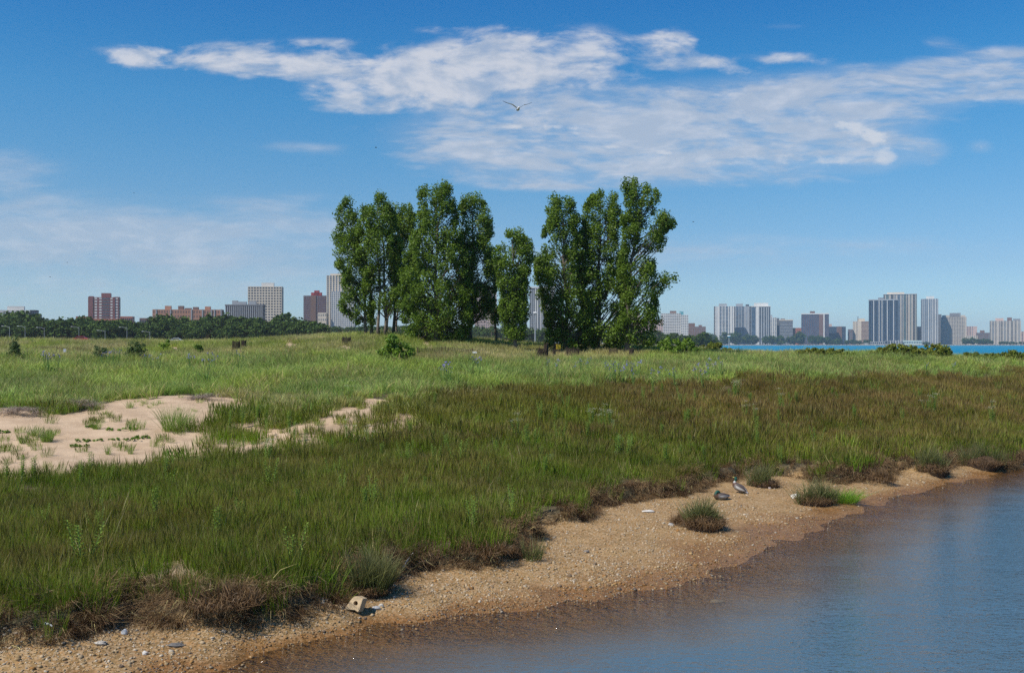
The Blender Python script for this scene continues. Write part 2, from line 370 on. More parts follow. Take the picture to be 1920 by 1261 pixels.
# ------------------------------------------------------------------ water
def water(name, col, x0, x1, y0, y1, label, lake=False):
    m = bpy.data.materials.new(name); m.use_nodes = True; t = m.node_tree; t.nodes.clear(); s = NT(t)
    g = s.n('ShaderNodeNewGeometry'); mp = s.n('ShaderNodeMapping'); t.links.new(g.outputs['Position'], mp.inputs[0])
    out = s.n('ShaderNodeOutputMaterial')
    if lake:
        mp.inputs['Scale'].default_value = (.03, .12, 1)
        nz = s.noise(mp.outputs[0], 1, 5, .6)
        d = s.n('ShaderNodeBsdfDiffuse'); s.put(d.inputs[0], s.mix(s.ss(nz, .3, .7), tuple(c * .8 for c in col), tuple(c * 1.15 for c in col)))
        gl = s.n('ShaderNodeBsdfGlossy'); gl.inputs['Roughness'].default_value = .45; gl.inputs[0].default_value = (.5, .8, 1, 1)
        mx = s.n('ShaderNodeMixShader'); mx.inputs[0].default_value = .12
        t.links.new(d.outputs[0], mx.inputs[1]); t.links.new(gl.outputs[0], mx.inputs[2]); t.links.new(mx.outputs[0], out.inputs[0])
    else:
        mp.inputs['Scale'].default_value = (.75, 1.25, 1); mp.inputs['Rotation'].default_value = (0, 0, R(8))
        a = s.noise(mp.outputs[0], 5.5, 3, .55, .4); bb = s.noise(mp.outputs[0], 14, 2, .5, .3); c_ = s.noise(mp.outputs[0], .5, 3, .5)
        amp = s.ss(c_, .3, .7, .55, 1.25)
        bp = s.n('ShaderNodeBump'); bp.inputs['Strength'].default_value = 1; bp.inputs['Distance'].default_value = .058
        s.put(bp.inputs['Height'], s.m('MULTIPLY', s.m('ADD', s.m('MULTIPLY', a, 1.25), s.m('ADD', s.m('MULTIPLY', bb, .7), s.m('MULTIPLY', s.noise(mp.outputs[0], 1.7, 3, .5, .6), .9))), amp))
        fr = s.n('ShaderNodeFresnel'); fr.inputs[0].default_value = 1.38; t.links.new(bp.outputs[0], fr.inputs['Normal'])
        gl = s.n('ShaderNodeBsdfGlossy'); gl.inputs['Roughness'].default_value = .05; t.links.new(bp.outputs[0], gl.inputs['Normal'])
        tr = s.n('ShaderNodeBsdfTransparent'); tr.inputs[0].default_value = (.86, .84, .74, 1)
        body = s.n('ShaderNodeBsdfDiffuse'); dpb = s.n('ShaderNodeAttribute', attribute_name='depth'); s.put(body.inputs[0], s.mix(s.ss(dpb.outputs['Fac'], .03, .38), (.16, .13, .095), col))
        mb = s.n('ShaderNodeMixShader'); dpa = s.n('ShaderNodeAttribute', attribute_name='depth'); s.put(mb.inputs[0], s.ss(dpa.outputs['Fac'], .0, .30, .05, .93)); t.links.new(tr.outputs[0], mb.inputs[1]); t.links.new(body.outputs[0], mb.inputs[2])
        mx = s.n('ShaderNodeMixShader'); s.put(mx.inputs[0], s.m('MULTIPLY', fr.outputs[0], 1.0, clamp=True))
        t.links.new(mb.outputs[0], mx.inputs[1]); t.links.new(gl.outputs[0], mx.inputs[2]); t.links.new(mx.outputs[0], out.inputs[0])
    if lake:
        mb_ = MB(); mb_.add([(x0, y0, 0), (x1, y0, 0), (x1, y1, 0), (x0, y1, 0)], [(0, 1, 2, 3)]); me = mb_.mesh(name, m)
    else:
        ax_ = axis([(x0, -24, 4), (-24, 30, .3), (30, x1, 4)]); ay_ = axis([(y0, 10, 10), (10, 40, .3), (40, y1, 2)]); AX, AY = np.meshgrid(ax_, ay_); AX, AY = AX.ravel(), AY.ravel()
        kx = len(ax_); i_ = (np.arange(len(ay_) - 1)[:, None] * kx + np.arange(kx - 1)[None, :]).ravel()
        dp = np.where(AY > 5, -height(AX, np.maximum(AY, 5)), 1.5); dp = np.clip(dp, 0, 2)
        me = np_mesh(name, np.stack([AX, AY, AX * 0], 1), np.stack([i_, i_ + 1, i_ + 1 + kx, i_ + kx], 1), m, {'depth': np.stack([dp, dp, dp, dp], 1)})
    o = bpy.data.objects.new(name, me); COL.objects.link(o); return tag(o, label, "water", kind="structure")
water("pond_water", (.075, .145, .20), -60, 140, -200, 76, "rippled shallow pond water, brown at the gravel edge and blue further out")
water("lake_water", (.0, .17, .29), 5, 5900, 110, 1888, "strip of turquoise lake water beyond the grass", True)

# ------------------------------------------------------------------ scattered stuff (one object each)
def leafmat(name, c_lo, c_hi, tipc=None, tipw=(.55, 1.), transl=.3, var=.35, rough=.55):
    m = bpy.data.materials.new(name); m.use_nodes = True; t = m.node_tree; t.nodes.clear(); s = NT(t)
    bl = s.n('ShaderNodeAttribute', attribute_name='bl'); sp = s.n('ShaderNodeSeparateColor'); t.links.new(bl.outputs['Color'], sp.inputs[0])
    ti = s.n('ShaderNodeAttribute', attribute_name='tint', attribute_type='INSTANCER'); ts = s.n('ShaderNodeSeparateColor'); t.links.new(ti.outputs['Color'], ts.inputs[0])
    c = s.mix(ts.outputs[0], c_lo, c_hi)
    if tipc:
        f = s.m('MULTIPLY', s.ss(sp.outputs[0], *tipw), ts.outputs[1])
        c = s.mix(f, c, tipc)
    c = s.mix(s.m('MULTIPLY', s.ss(sp.outputs[2], .5, .55), ts.outputs[2]), c, (.46, .37, .16))     # straw-coloured dead blades
    v = s.m('MULTIPLY', s.m('ADD', s.m('MULTIPLY', sp.outputs[1], 2 * var), 1 - var), ti.outputs['Alpha'])
    hs = s.n('ShaderNodeHueSaturation'); s.put(hs.inputs['Value'], v); s.put(hs.inputs['Hue'], s.m('ADD', .485, s.m('MULTIPLY', sp.outputs[1], .03))); s.put(hs.inputs['Color'], c)
    p = s.n('ShaderNodeBsdfPrincipled'); p.inputs['Roughness'].default_value = rough; p.inputs['Specular IOR Level'].default_value = .25
    t.links.new(hs.outputs[0], p.inputs['Base Color'])
    tl = s.n('ShaderNodeBsdfTranslucent'); t.links.new(hs.outputs[0], tl.inputs[0])
    mx = s.n('ShaderNodeMixShader'); mx.inputs[0].default_value = transl
    t.links.new(p.outputs[0], mx.inputs[1]); t.links.new(tl.outputs[0], mx.inputs[2])
    o = s.n('ShaderNodeOutputMaterial'); t.links.new(mx.outputs[0], o.inputs[0]); return m
def blades(n, rad, h, wid, lean, curl, r, seeds=0., droop=0, straw=.15, tangle=0.):
    """a clump of n tapering blades, arrays of verts, tris and bl = (height, shade, straw)"""
    V_, T_, A_ = [], [], []
    seg = 3
    for i in range(n):
        a = r.random() * 6.283; rr = rad * math.sqrt(r.random()); bx, by = rr * math.cos(a), rr * math.sin(a)
        hh = h * (.55 + .6 * r.random()); ld = a + r.normal() * .9; le = lean * (.2 + abs(r.normal()) * .7) + .25 * rr / max(rad, .01) * lean
        wv = wid * (.6 + .8 * r.random()); fa = r.random() * 6.283; wx, wy = math.cos(fa) * wv / 2, math.sin(fa) * wv / 2
        sh = r.random(); st = 1. if r.random() < straw else 0.
        o = len(V_)
        for k in range(seg + 1):
            u = k / seg; out = le * hh * (u + curl * u * u); z = hh * (u - droop * u * u * u * (.5 + r.random()))
            cx, cy_ = bx + math.cos(ld) * out, by + math.sin(ld) * out
            if tangle: cx += r.normal() * tangle; cy_ += r.normal() * tangle; z += r.normal() * tangle * .6
            ww = (1 - u ** 2 * .85)
            if seeds and st == 0 and sh < seeds and k == 2: ww = 2.4
            if k < seg: V_ += [(cx - wx * ww, cy_ - wy * ww, z), (cx + wx * ww, cy_ + wy * ww, z)]; A_ += [(u, sh, st, 1)] * 2
            else: V_.append((cx, cy_, z)); A_.append((1, sh, st, 1))
        for k in range(seg - 1): q = o + 2 * k; T_ += [(q, q + 1, q + 3), (q, q + 3, q + 2)]
        q = o + 2 * (seg - 1); T_.append((q, q + 1, q + 2))
    return np.array(V_), np.array(T_), np.array(A_)
def proto_col(name, meshes):
    c = bpy.data.collections.new(name)
    for i, me in enumerate(meshes):
        o = bpy.data.objects.new("%s_%02d" % (name, i), me); c.objects.link(o)
    return c
def scatter(name, P, idx, rot, scl, tint, col, label, cat):
    me = bpy.data.meshes.new(name); me.vertices.add(len(P)); me.vertices.foreach_set('co', P.astype('f4').ravel())
    a = me.attributes.new('idx', 'INT', 'POINT'); a.data.foreach_set('value', idx.astype('i4'))
    a = me.attributes.new('rot', 'FLOAT_VECTOR', 'POINT'); a.data.foreach_set('vector', rot.astype('f4').ravel())
    a = me.attributes.new('scl', 'FLOAT_VECTOR', 'POINT'); a.data.foreach_set('vector', scl.astype('f4').ravel())
    a = me.attributes.new('tint', 'FLOAT_COLOR', 'POINT'); a.data.foreach_set('color', tint.astype('f4').ravel())
    me.update(); o = bpy.data.objects.new(name, me); COL.objects.link(o)
    ng = bpy.data.node_groups.new(name, 'GeometryNodeTree')
    ng.interface.new_socket('Geometry', in_out='INPUT', socket_type='NodeSocketGeometry'); ng.interface.new_socket('Geometry', in_out='OUTPUT', socket_type='NodeSocketGeometry')
    N = ng.nodes; L = ng.links; gi = N.new('NodeGroupInput'); go = N.new('NodeGroupOutput')
    ip = N.new('GeometryNodeInstanceOnPoints'); ci = N.new('GeometryNodeCollectionInfo'); ci.inputs['Collection'].default_value = col
    ci.inputs['Separate Children'].default_value = True; ci.inputs['Reset Children'].default_value = True
    L.new(gi.outputs[0], ip.inputs['Points']); L.new(ci.outputs[0], ip.inputs['Instance']); ip.inputs['Pick Instance'].default_value = True
    for nm, dt, so in (('idx', 'INT', 'Instance Index'), ('rot', 'FLOAT_VECTOR', 'Rotation'), ('scl', 'FLOAT_VECTOR', 'Scale')):
        q = N.new('GeometryNodeInputNamedAttribute'); q.data_type = dt; q.inputs['Name'].default_value = nm
        L.new([x for x in q.outputs if x.enabled and x.name == 'Attribute'][0], ip.inputs[so])
    L.new(ip.outputs[0], go.inputs[0])
    md = o.modifiers.new('scatter', 'NODES'); md.node_group = ng
    return tag(o, label, cat, kind='stuff')
def sample(y0, y1, dens, k=.58, extra=2.5):
    xs, ys = [], []
    for y in np.arange(y0, y1, .5):
        wd = k * y + extra; n = rng.poisson(2 * wd * .5 * dens(y)); xs.append(rng.uniform(-wd, wd, n)); ys.append(rng.uniform(y, y + .5, n))
    return np.concatenate(xs), np.concatenate(ys)
def rots(n, tilt=.1, lean=(0, 0)):
    return np.stack([rng.normal(lean[0], tilt, n), rng.normal(lean[1], tilt, n), rng.uniform(0, 6.283, n)], 1)
def bent(x, y, tilt, amt):
    """clumps lean together in wind-pressed patches"""
    n = len(x); a = (fbm(x, y, .22, 501, 3) - .5) * 2 * amt; b = .06 + (fbm(x, y, .22, 502, 3) - .5) * 2 * amt
    return np.stack([rng.normal(0, tilt, n) + a, rng.normal(0, tilt, n) + b, rng.uniform(-3.14, 3.14, n)], 1)
rb = np.random.default_rng(5)
M_rush = leafmat("rush_blade", (.155, .255, .013), (.235, .20, .03), (.34, .21, .08), (.5, 1.), .45, .6)
M_marram = leafmat("marram_blade", (.21, .325, .06), (.34, .41, .045), (.56, .53, .22), (.4, 1.), .4, .5)
M_meadow = leafmat("meadow_blade", (.31, .37, .06), (.50, .43, .15), (.68, .55, .33), (.35, 1.), .45)
def bm_(nm, *a, mat_=None, **k):
    v, tr, at_ = blades(*a, rb, **k); return np_mesh(nm, v, tr, mat_, {'bl': at_})
rushN = proto_col("rush_near", [bm_("rush", 92, .24, .42, .0052, .16, .6, mat_=M_rush, seeds=.4, straw=.10) for _ in range(7)])
rushF = proto_col("rush_far", [bm_("rush", 74, .30, .43, .0092, .16, .6, mat_=M_rush, seeds=.4, straw=.10) for _ in range(6)])
marr = proto_col("marram", [bm_("marram", 46, .24, .62, .016, .34, .9, mat_=M_marram, droop=.25, straw=.2) for _ in range(7)])
mead = proto_col("meadow", [bm_("meadow", 46, .30, .50, .020, .28, .6, mat_=M_meadow, droop=.1, straw=.35) for _ in range(7)])

MAR_X = [-400, 0, 180, 420, 640, 760, 900, 1100, 1300, 1500, 1700, 1920, 2400]
MAR_LO = [780, 780, 778, 776, 772, 756, 740, 726, 722, 718, 712, 702, 690]
MAR_HI = [668, 672, 674, 676, 668, 674, 684, 682, 672, 662, 664, 664, 660]
x, y = sample(12, 86, lambda d: 15 if d < 30 else (9.5 if d < 48 else 6.5 if d < 62 else 5.5))
z = height(x, y); bd = sdist(x, y, BANK)
px, py, jx, jy, sand, thin = zones(x, y, z)
lo = np.interp(px, MAR_X, MAR_LO); hi = np.interp(px, MAR_X, MAR_HI)
edge = (fbm(x, y, .35, 61) - .5) * 1.8 + rng.normal(0, .22, x.shape)
zoneM = (py < lo + edge * 26); zoneT = (py < hi + edge * 12) | ((py > 742) & (py < 838) & (px > 400) & (px < 1180) & (rng.random(x.shape) < .75 * (1 - sst(px, 700, 1180)) * (1 - sst(py, 800, 838))))
tongue = inpoly(jx, jy, SANDS[1]) & ~((px > 685) & (py < 765)); dens = np.where(sand > .3, .03 + .58 * tongue + .25 * sst(fbm(x, y, .9, 66, 4), .58, .68), 1.) * np.where(thin > 0, .38, 1.)
patch = fbm(x, y, .45, 71, 4)
dens *= np.where(bd < 1.2, .5 + .45 * sst(bd, .1, 1.0), 1.)
dens *= np.where(~zoneM, .55 + .75 * sst(patch, .35, .55), 1.)
keep = (bd > .03) & (rng.random(x.shape) < dens)
sel = lambda m: (x[m & keep], y[m & keep], z[m & keep], px[m & keep], py[m & keep], patch[m & keep], sand[m & keep])
def common(n, sc, var=.25):
    s_ = sc * rng.normal(1, var * .65, n).clip(.5, 1.5); return s_
for nm, m, colp, lab in (("rushes", ~zoneM & (y < 31), rushN, "dense green and brown rushes between the shore bank and the sand"), ("rushes_beyond", ~zoneM & (y >= 31), rushF, "olive and rust brown rushes covering the rise in the middle distance")):
    X_, Y_, Z_, PX, PY, PT, SD = sel(m); n = len(X_)
    brown = np.clip(sst(PX, 350, 1150) * (1 - sst(PY, 755, 875)) * .85 + .10 + (fbm(X_, Y_, .3, 81) - .5) * 1.1, 0, 1)
    brown = brown + 1.0 * (fbm(X_, Y_, .7, 89, 4) - .5)
    g2 = np.clip(brown * .85 + rng.normal(0, .07, n), 0, 1); tips = np.clip(.58 + brown * .42 + rng.normal(0, .07, n), 0, 1)
    yel = (PY < 815) & (PX < 1150) & (PX > 380)
    tips = np.where(yel, tips * .35, tips)
    ss_ = common(n, 1.) * (.55 + .95 * fbm(X_, Y_, .5, 88, 4)) * np.where(SD > .3, .6, 1); sc3 = np.stack([ss_ * rng.uniform(.9, 1.3, n), ss_ * rng.uniform(.9, 1.3, n), ss_], 1)
    val = np.clip(.62 + .85 * fbm(X_, Y_, .55, 188, 4) + rng.normal(0, .08, n), .5, 1.6); tint = np.stack([g2, tips, rng.random(n) < .5, val], 1)
    scatter(nm, np.stack([X_, Y_, Z_ - .02], 1), rng.integers(0, len(colp.objects), n), bent(X_, Y_, .09, .32), sc3, tint, colp, lab, "rushes")
X_, Y_, Z_, PX, PY, PT, SD = sel(zoneM & ~zoneT); n = len(X_)
big = fbm(X_, Y_, .16, 91, 3)
tn = np.clip((fbm(X_, Y_, .3, 92) - .35) * 1.6 + rng.normal(0, .12, n), 0, 1)
ss_ = common(n, .92) * (.75 + .55 * fbm(X_, Y_, .5, 95)) * np.where(SD > .3, .5, 1)
scatter("marram_grass", np.stack([X_, Y_, Z_ - .03], 1), rng.integers(0, 7, n), bent(X_, Y_, .13, .45), np.stack([ss_, ss_, ss_], 1),
        np.stack([tn, np.clip(.2 + big * .5 + rng.normal(0, .15, n), 0, 1), rng.random(n) < (.25 + .5 * (big > .55)), np.clip(.55 + 1.0 * fbm(X_, Y_, .4, 288, 4), .5, 1.6)], 1), marr, "blue green marram grass in a broad band across the dune", "grass")
X_, Y_, Z_, PX, PY, PT, SD = sel(zoneT); n = len(X_)
big = fbm(X_, Y_, .22, 101, 3)
greenL = np.clip(sst(PX, 1250, 1050) if False else 1 - sst(np.abs(PX - 600), 350, 700), 0, 1)
tn = np.clip((big - .3) * 1.5 + rng.normal(0, .15, n) - .15 * greenL, 0, 1)
ss_ = common(n, .78) * (.7 + .6 * fbm(X_, Y_, .5, 105)) * np.where(SD > .3, .45, 1)
scatter("meadow_grass", np.stack([X_, Y_, Z_ - .03], 1), rng.integers(0, 7, n), rots(n, .12, (0, .1)), np.stack([ss_ * 1.1, ss_ * 1.1, ss_], 1),
        np.stack([tn, np.clip(.1 + (big - .35) * 1.6 + rng.normal(0, .2, n), 0, 1), rng.random(n) < np.clip(.15 + (big - .4) * 2, .05, .9), np.clip(.55 + 1.0 * fbm(X_, Y_, .35, 388, 4), .5, 1.6)], 1), mead, "yellow green and straw coloured grass on the far dune crest", "grass")

# tall pale seed stalks standing above the rest
M_stalk = leafmat("dry_stalk", (.50, .42, .24), (.38, .36, .14), (.42, .28, .14), (.6, 1.), .2, .35)
stk = proto_col("stalks", [bm_("stalk", 9, .30, .62, .0032, .22, .8, mat_=M_stalk, seeds=.6, straw=.3) for _ in range(6)])
x, y = sample(13, 84, lambda d: 1.6 if d < 45 else 1.2)
z = height(x, y); bd = sdist(x, y, BANK); px, py, jx, jy, sand, thin = zones(x, y, z)
m = (bd > .3) & (sand < .3) & (rng.random(x.shape) < .12 + 1.5 * sst(fbm(x, y, .3, 601, 4), .5, .66)); x, y, z = x[m], y[m], z[m]; n = len(x); ss_ = common(n, .85, .3)
scatter("dry_stalks", np.stack([x, y, z - .03], 1), rng.integers(0, 6, n), bent(x, y, .2, .5), np.stack([ss_] * 3, 1), np.stack([rng.random(n), rng.random(n), rng.random(n) < .5, np.ones(n)], 1), stk, "loose pale dry seed stalks standing above the grass", "dry stalks")

# matted roots and thatch hanging on the eroded bank
M_root = leafmat("dead_root", (.085, .042, .016), (.23, .14, .065), (.32, .24, .14), (.5, 1.), .12, .5, .8)
roots = proto_col("roots", [bm_("root", 150, .20, .20, .009, 1.3, .3, mat_=M_root, droop=1.3, straw=.12, tangle=.03) for _ in range(8)])
x, y = sample(12, 42, lambda d: 62 if d < 26 else 40)
bd = sdist(x, y, BANK) + (vnoise(x, y, 2.2, 5) - .5) * .2; px_ = 960 + F * x / y
m = (bd > -.14 - .25 * sst(px_, 900, 1300) * vnoise(x, y, .9, 35)) & (bd < .55 + .5 * vnoise(x, y, .7, 15)) & (rng.random(x.shape) < np.where(bd > .4, .35, 1)) & (rng.random(x.shape) < .26 + .95 * sst(vnoise(x, y, .8, 25), .28, .6))
x, y, bd = x[m], y[m], bd[m]; n = len(x); z = height(x, y); ss_ = common(n, .85)
scatter("matted_roots", np.stack([x, y, z - .01], 1), rng.integers(0, 8, n), rots(n, .45), np.stack([ss_, ss_, ss_], 1),
        np.stack([np.clip(fbm(x, y, 1.5, 6) * 1.6 - .4 + rng.normal(0, .2, n), 0, 1), rng.random(n), rng.random(n) < .3, np.ones(n)], 1), roots, "dark brown matted dead roots along the eroded edge of the bank", "dead roots")

# gravel
def pebble(i):
    r = random.Random(i); bm = bmesh.new(); bmesh.ops.create_icosphere(bm, subdivisions=1 + (i < 3), radius=1)
    ax = (1, .75 + r.random() * .3, .45 + r.random() * .25)
    for v in bm.verts: k = 1 + r.uniform(-.16, .16); v.co = Vector((v.co.x * ax[0] * k, v.co.y * ax[1] * k, v.co.z * ax[2] * k))
    me = bpy.data.meshes.new("pebble"); bm.to_mesh(me); bm.free(); me.materials.append(M_peb); me.polygons.foreach_set('use_smooth', [True] * len(me.polygons)); return me
M_peb = bpy.data.materials.new("pebble"); M_peb.use_nodes = True; t = M_peb.node_tree; s = NT(t)
ti = s.n('ShaderNodeAttribute', attribute_name='tint', attribute_type='INSTANCER'); g = s.n('ShaderNodeNewGeometry')
s.put(t.nodes['Principled BSDF'].inputs['Base Color'], s.mix(s.ss(s.noise(g.outputs['Position'], 60, 3), .3, .7), ti.outputs['Color'], s.mix(1., ti.outputs['Color'], (.75, .72, .7), 'MULTIPLY')))
s.put(t.nodes['Principled BSDF'].inputs['Roughness'], s.m('SUBTRACT', .95, s.m('MULTIPLY', ti.outputs['Alpha'], .55)))
pebs = proto_col("pebbles", [pebble(i) for i in range(7)])
x, y = sample(11, 40, lambda d: 620 if d < 20 else (420 if d < 27 else 200))
sd = sdist(x, y, SHORE); px_ = 960 + F * x / y
m = (sd > -1.6) & (sd < 6); x, y, sd = x[m], y[m], sd[m]
bd = sdist(x, y, BANK)
den = np.clip(.30 + 1.5 * (fbm(x, y, .7, 201) - .42) + .35 * sst(-y, -20, -15), .05, 1) * np.where(sd < 0, .5, 1)
m = (bd < .1) & (rng.random(x.shape) < den); x, y, sd, bd = x[m], y[m], sd[m], bd[m]; n = len(x); z = height(x, y)
pal = np.array([(.60, .45, .27), (.52, .35, .16), (.46, .25, .08), (.40, .20, .055), (.64, .54, .40), (.32, .22, .13), (.18, .13, .09), (.53, .38, .20)])
wp = np.where((z < .07)[:, None], np.array([[.06, .14, .22, .18, .04, .16, .10, .10]]), np.array([[.26, .22, .08, .03, .2, .06, .02, .13]]))
cum_ = np.cumsum(wp, 1); cum_ /= cum_[:, -1:]; ci_ = (rng.random(n)[:, None] > cum_).sum(1)
wetp = (z < .05) * 1.
colr = pal[ci_] * rng.uniform(.5, .9, (n, 1)) * np.where(wetp > 0, .8, 1.)[:, None]
sz = np.exp(rng.normal(math.log(.0125), .45, n)).clip(.006, .05)
scatter("gravel", np.stack([x, y, z + sz * .15], 1), rng.integers(0, 7, n), rots(n, .25), np.stack([sz] * 3, 1), np.column_stack([colr, wetp]), pebs, "tan and orange gravel pebbles strewn along the pond shore", "gravel")

# ------------------------------------------------------------------ trees of the dune
M_bark = mat("bark", (.17, .14, .11), .9, .1, var=.35, vscale=4, bump=.6, bscale=12)
def crown_mat(name, lo, hi, transl=.35, rgh=.5):
    m = bpy.data.materials.new(name); m.use_nodes = True; t = m.node_tree; t.nodes.clear(); s = NT(t)
    bl = s.n('ShaderNodeAttribute', attribute_name='bl'); sp = s.n('ShaderNodeSeparateColor'); t.links.new(bl.outputs['Color'], sp.inputs[0])
    c = s.mix(sp.outputs[0], lo, hi)
    hs = s.n('ShaderNodeHueSaturation'); s.put(hs.inputs['Value'], s.m('ADD', .65, s.m('MULTIPLY', sp.outputs[1], .7))); s.put(hs.inputs['Color'], c)
    p = s.n('ShaderNodeBsdfPrincipled'); p.inputs['Roughness'].default_value = rgh; p.inputs['Specular IOR Level'].default_value = .35 if rgh < .8 else .1
    t.links.new(hs.outputs[0], p.inputs['Base Color']); tl = s.n('ShaderNodeBsdfTranslucent'); t.links.new(hs.outputs[0], tl.inputs[0])
    mx = s.n('ShaderNodeMixShader'); mx.inputs[0].default_value = transl; t.links.new(p.outputs[0], mx.inputs[1]); t.links.new(tl.outputs[0], mx.inputs[2])
    o = s.n('ShaderNodeOutputMaterial'); t.links.new(mx.outputs[0], o.inputs[0]); return m
M_leaf = crown_mat("cottonwood_leaf", (.10, .175, .016), (.19, .285, .03), .45)
M_leaf2 = crown_mat("bush_leaf", (.11, .20, .02), (.21, .32, .035), .38)
M_leaf3 = crown_mat("far_leaf", (.045, .085, .020), (.095, .145, .030), .2, .85)
M_leaf4 = crown_mat("juniper_leaf", (.05, .09, .025), (.10, .15, .04), .2)
def leaf_cloud(cent, rad, per, size, r, flat=.8, aspect=1.25, hue=None):
    """leaf quads spread in clumps; returns verts, quads, bl"""
    n = len(cent) * per
    c = np.repeat(np.asarray(cent, float), per, 0); rr = np.repeat(np.asarray(rad, float), per)
    d = r.normal(0, 1, (n, 3)); d /= np.linalg.norm(d, axis=1)[:, None]; q = r.random(n) ** .5
    c = c + d * (rr * q)[:, None] * np.array([1, 1, flat])
    a = r.normal(0, 1, (n, 3)); a[:, 2] *= .7; a /= np.linalg.norm(a, axis=1)[:, None]
    nr = d * .6 + r.normal(0, .8, (n, 3)) + np.array([0, 0, .35]); b = np.cross(a, nr); b /= np.linalg.norm(b, axis=1)[:, None]
    sz = size * r.uniform(.65, 1.3, n)[:, None]; a = a * sz * aspect * .5; b = b * sz * .5
    v = np.stack([c - a, c + b * .9 - a * .1, c + a, c - b * .9 - a * .1], 1).reshape(-1, 3)
    f = np.arange(n * 4).reshape(-1, 4)
    h = np.repeat(r.random(len(cent)) if hue is None else hue, per); bl = np.stack([np.clip(h + r.normal(0, .2, n), 0, 1), r.random(n), np.zeros(n), np.ones(n)], 1)
    return v, f, np.repeat(bl, 4, 0)
def make_tree(name, label, cat, group, base_px, D, prof, dens=5.5, per=120, cr=(.32, .72), leaf=.115, trunk_r=.17, lean=0, thin_top=False, seed=1, z_off=0, gap=.17, mat_=None, stems=1, limb_p=.45):
    r = np.random.default_rng(seed); bx = (base_px - 960) / F * D; bz = hz(bx, D) - .1
    root = empty(name, (bx, D, bz)); tag(root, label, cat, group)
    P = [((CAMZ + (H0 - py_) / F * D) - bz, (xl - 960) / F * D - bx, (xr - 960) / F * D - bx) for py_, xl, xr in prof]
    hs_ = np.array([p[0] for p in P])[::-1]; xl = np.array([p[1] for p in P])[::-1]; xr = np.array([p[2] for p in P])[::-1]
    top = hs_[-1]; area = np.trapezoid(xr - xl, hs_) if hasattr(np, 'trapezoid') else np.trapz(xr - xl, hs_)
    n = int(area * dens * 1.5); C_ = []
    while len(C_) < n:
        h = r.uniform(hs_[0], top); a_, b_ = np.interp(h, hs_, xl), np.interp(h, hs_, xr)
        wmax = np.max(xr - xl)
        if r.random() > (b_ - a_) / wmax: continue
        u = r.uniform(-1, 1); u = np.sign(u) * abs(u) ** .72; x_ = (a_ + b_) / 2 + u * ((b_ - a_) / 2 * 1.0 - .12)
        yy = r.uniform(-1, 1) * math.sqrt(max(0, 1 - u * u)) * min((b_ - a_) / 2, 2.6) * .95
        if gap and vnoise([x_ * .9 + seed], [h * .9 + yy * .5], 1, seed)[0] < gap: continue
        C_.append((x_, yy, h))
    C_ = np.array(C_); rad = r.uniform(cr[0], cr[1], n); cx = (np.interp(C_[:, 2], hs_, xl) + np.interp(C_[:, 2], hs_, xr)) / 2
    edge = np.abs(C_[:, 0] - cx) / np.maximum((np.interp(C_[:, 2], hs_, xr) - np.interp(C_[:, 2], hs_, xl)) / 2, .2)
    rad *= 1.08 - .5 * np.clip(edge, 0, 1)
    v, f, bl = leaf_cloud(C_, rad, per, leaf, r, 1.25)
    me = np_mesh("crown", v, f, mat_ or M_leaf, {'bl': bl}); cw = bpy.data.objects.new("crown", me); COL.objects.link(cw); cw.parent = root
    mb = MB(); K = 12
    spines = []
    for q in range(stems):
        fx = (q - (stems - 1) / 2) * .45
        pts = [Vector((fx + (np.interp(h, hs_, (xl + xr) / 2) - fx * .5) * sst(h / top, .25 if not lean else .05, 1) * .85 + .08 * math.sin(h * 1.1 + seed + q * 2), .07 * math.cos(h * .9 + seed) + q * .2, h)) for h in np.linspace(0, top * .96, K)]
        rr_ = [trunk_r * (1.25 if i == 0 else 1) * (1 - i / (K - 1)) ** .8 + .012 for i in range(K)]
        mb.tube(pts, [a / math.sqrt(stems) for a in rr_], 7); spines.append(pts)
    def at_h(pts, h):
        i = min(K - 2, max(0, int(h / (top * .96) * (K - 1)))); return pts[i].lerp(pts[i + 1], min(1, max(0, h / (top * .96) * (K - 1) - i)))
    for c in C_:
        if r.random() > limb_p: continue
        pts = spines[r.integers(0, stems)]; c = Vector(c); hd_ = math.hypot(c.x - at_h(pts, c.z).x, c.y)
        h0 = max(.12 * top, c.z - hd_ * r.uniform(.7, 1.4) - .3); s0 = at_h(pts, h0); mid = s0.lerp(c, .5) + Vector((0, 0, -.06 * hd_)) + Vector(r.normal(0, .05, 3))
        r0 = trunk_r * .30 * (1 - h0 / top) + .012
        mb.tube([s0, mid, c], [r0, r0 * .6, .008], 4, cap=False)
    mb.build("trunk", M_bark, root, True)
    return root
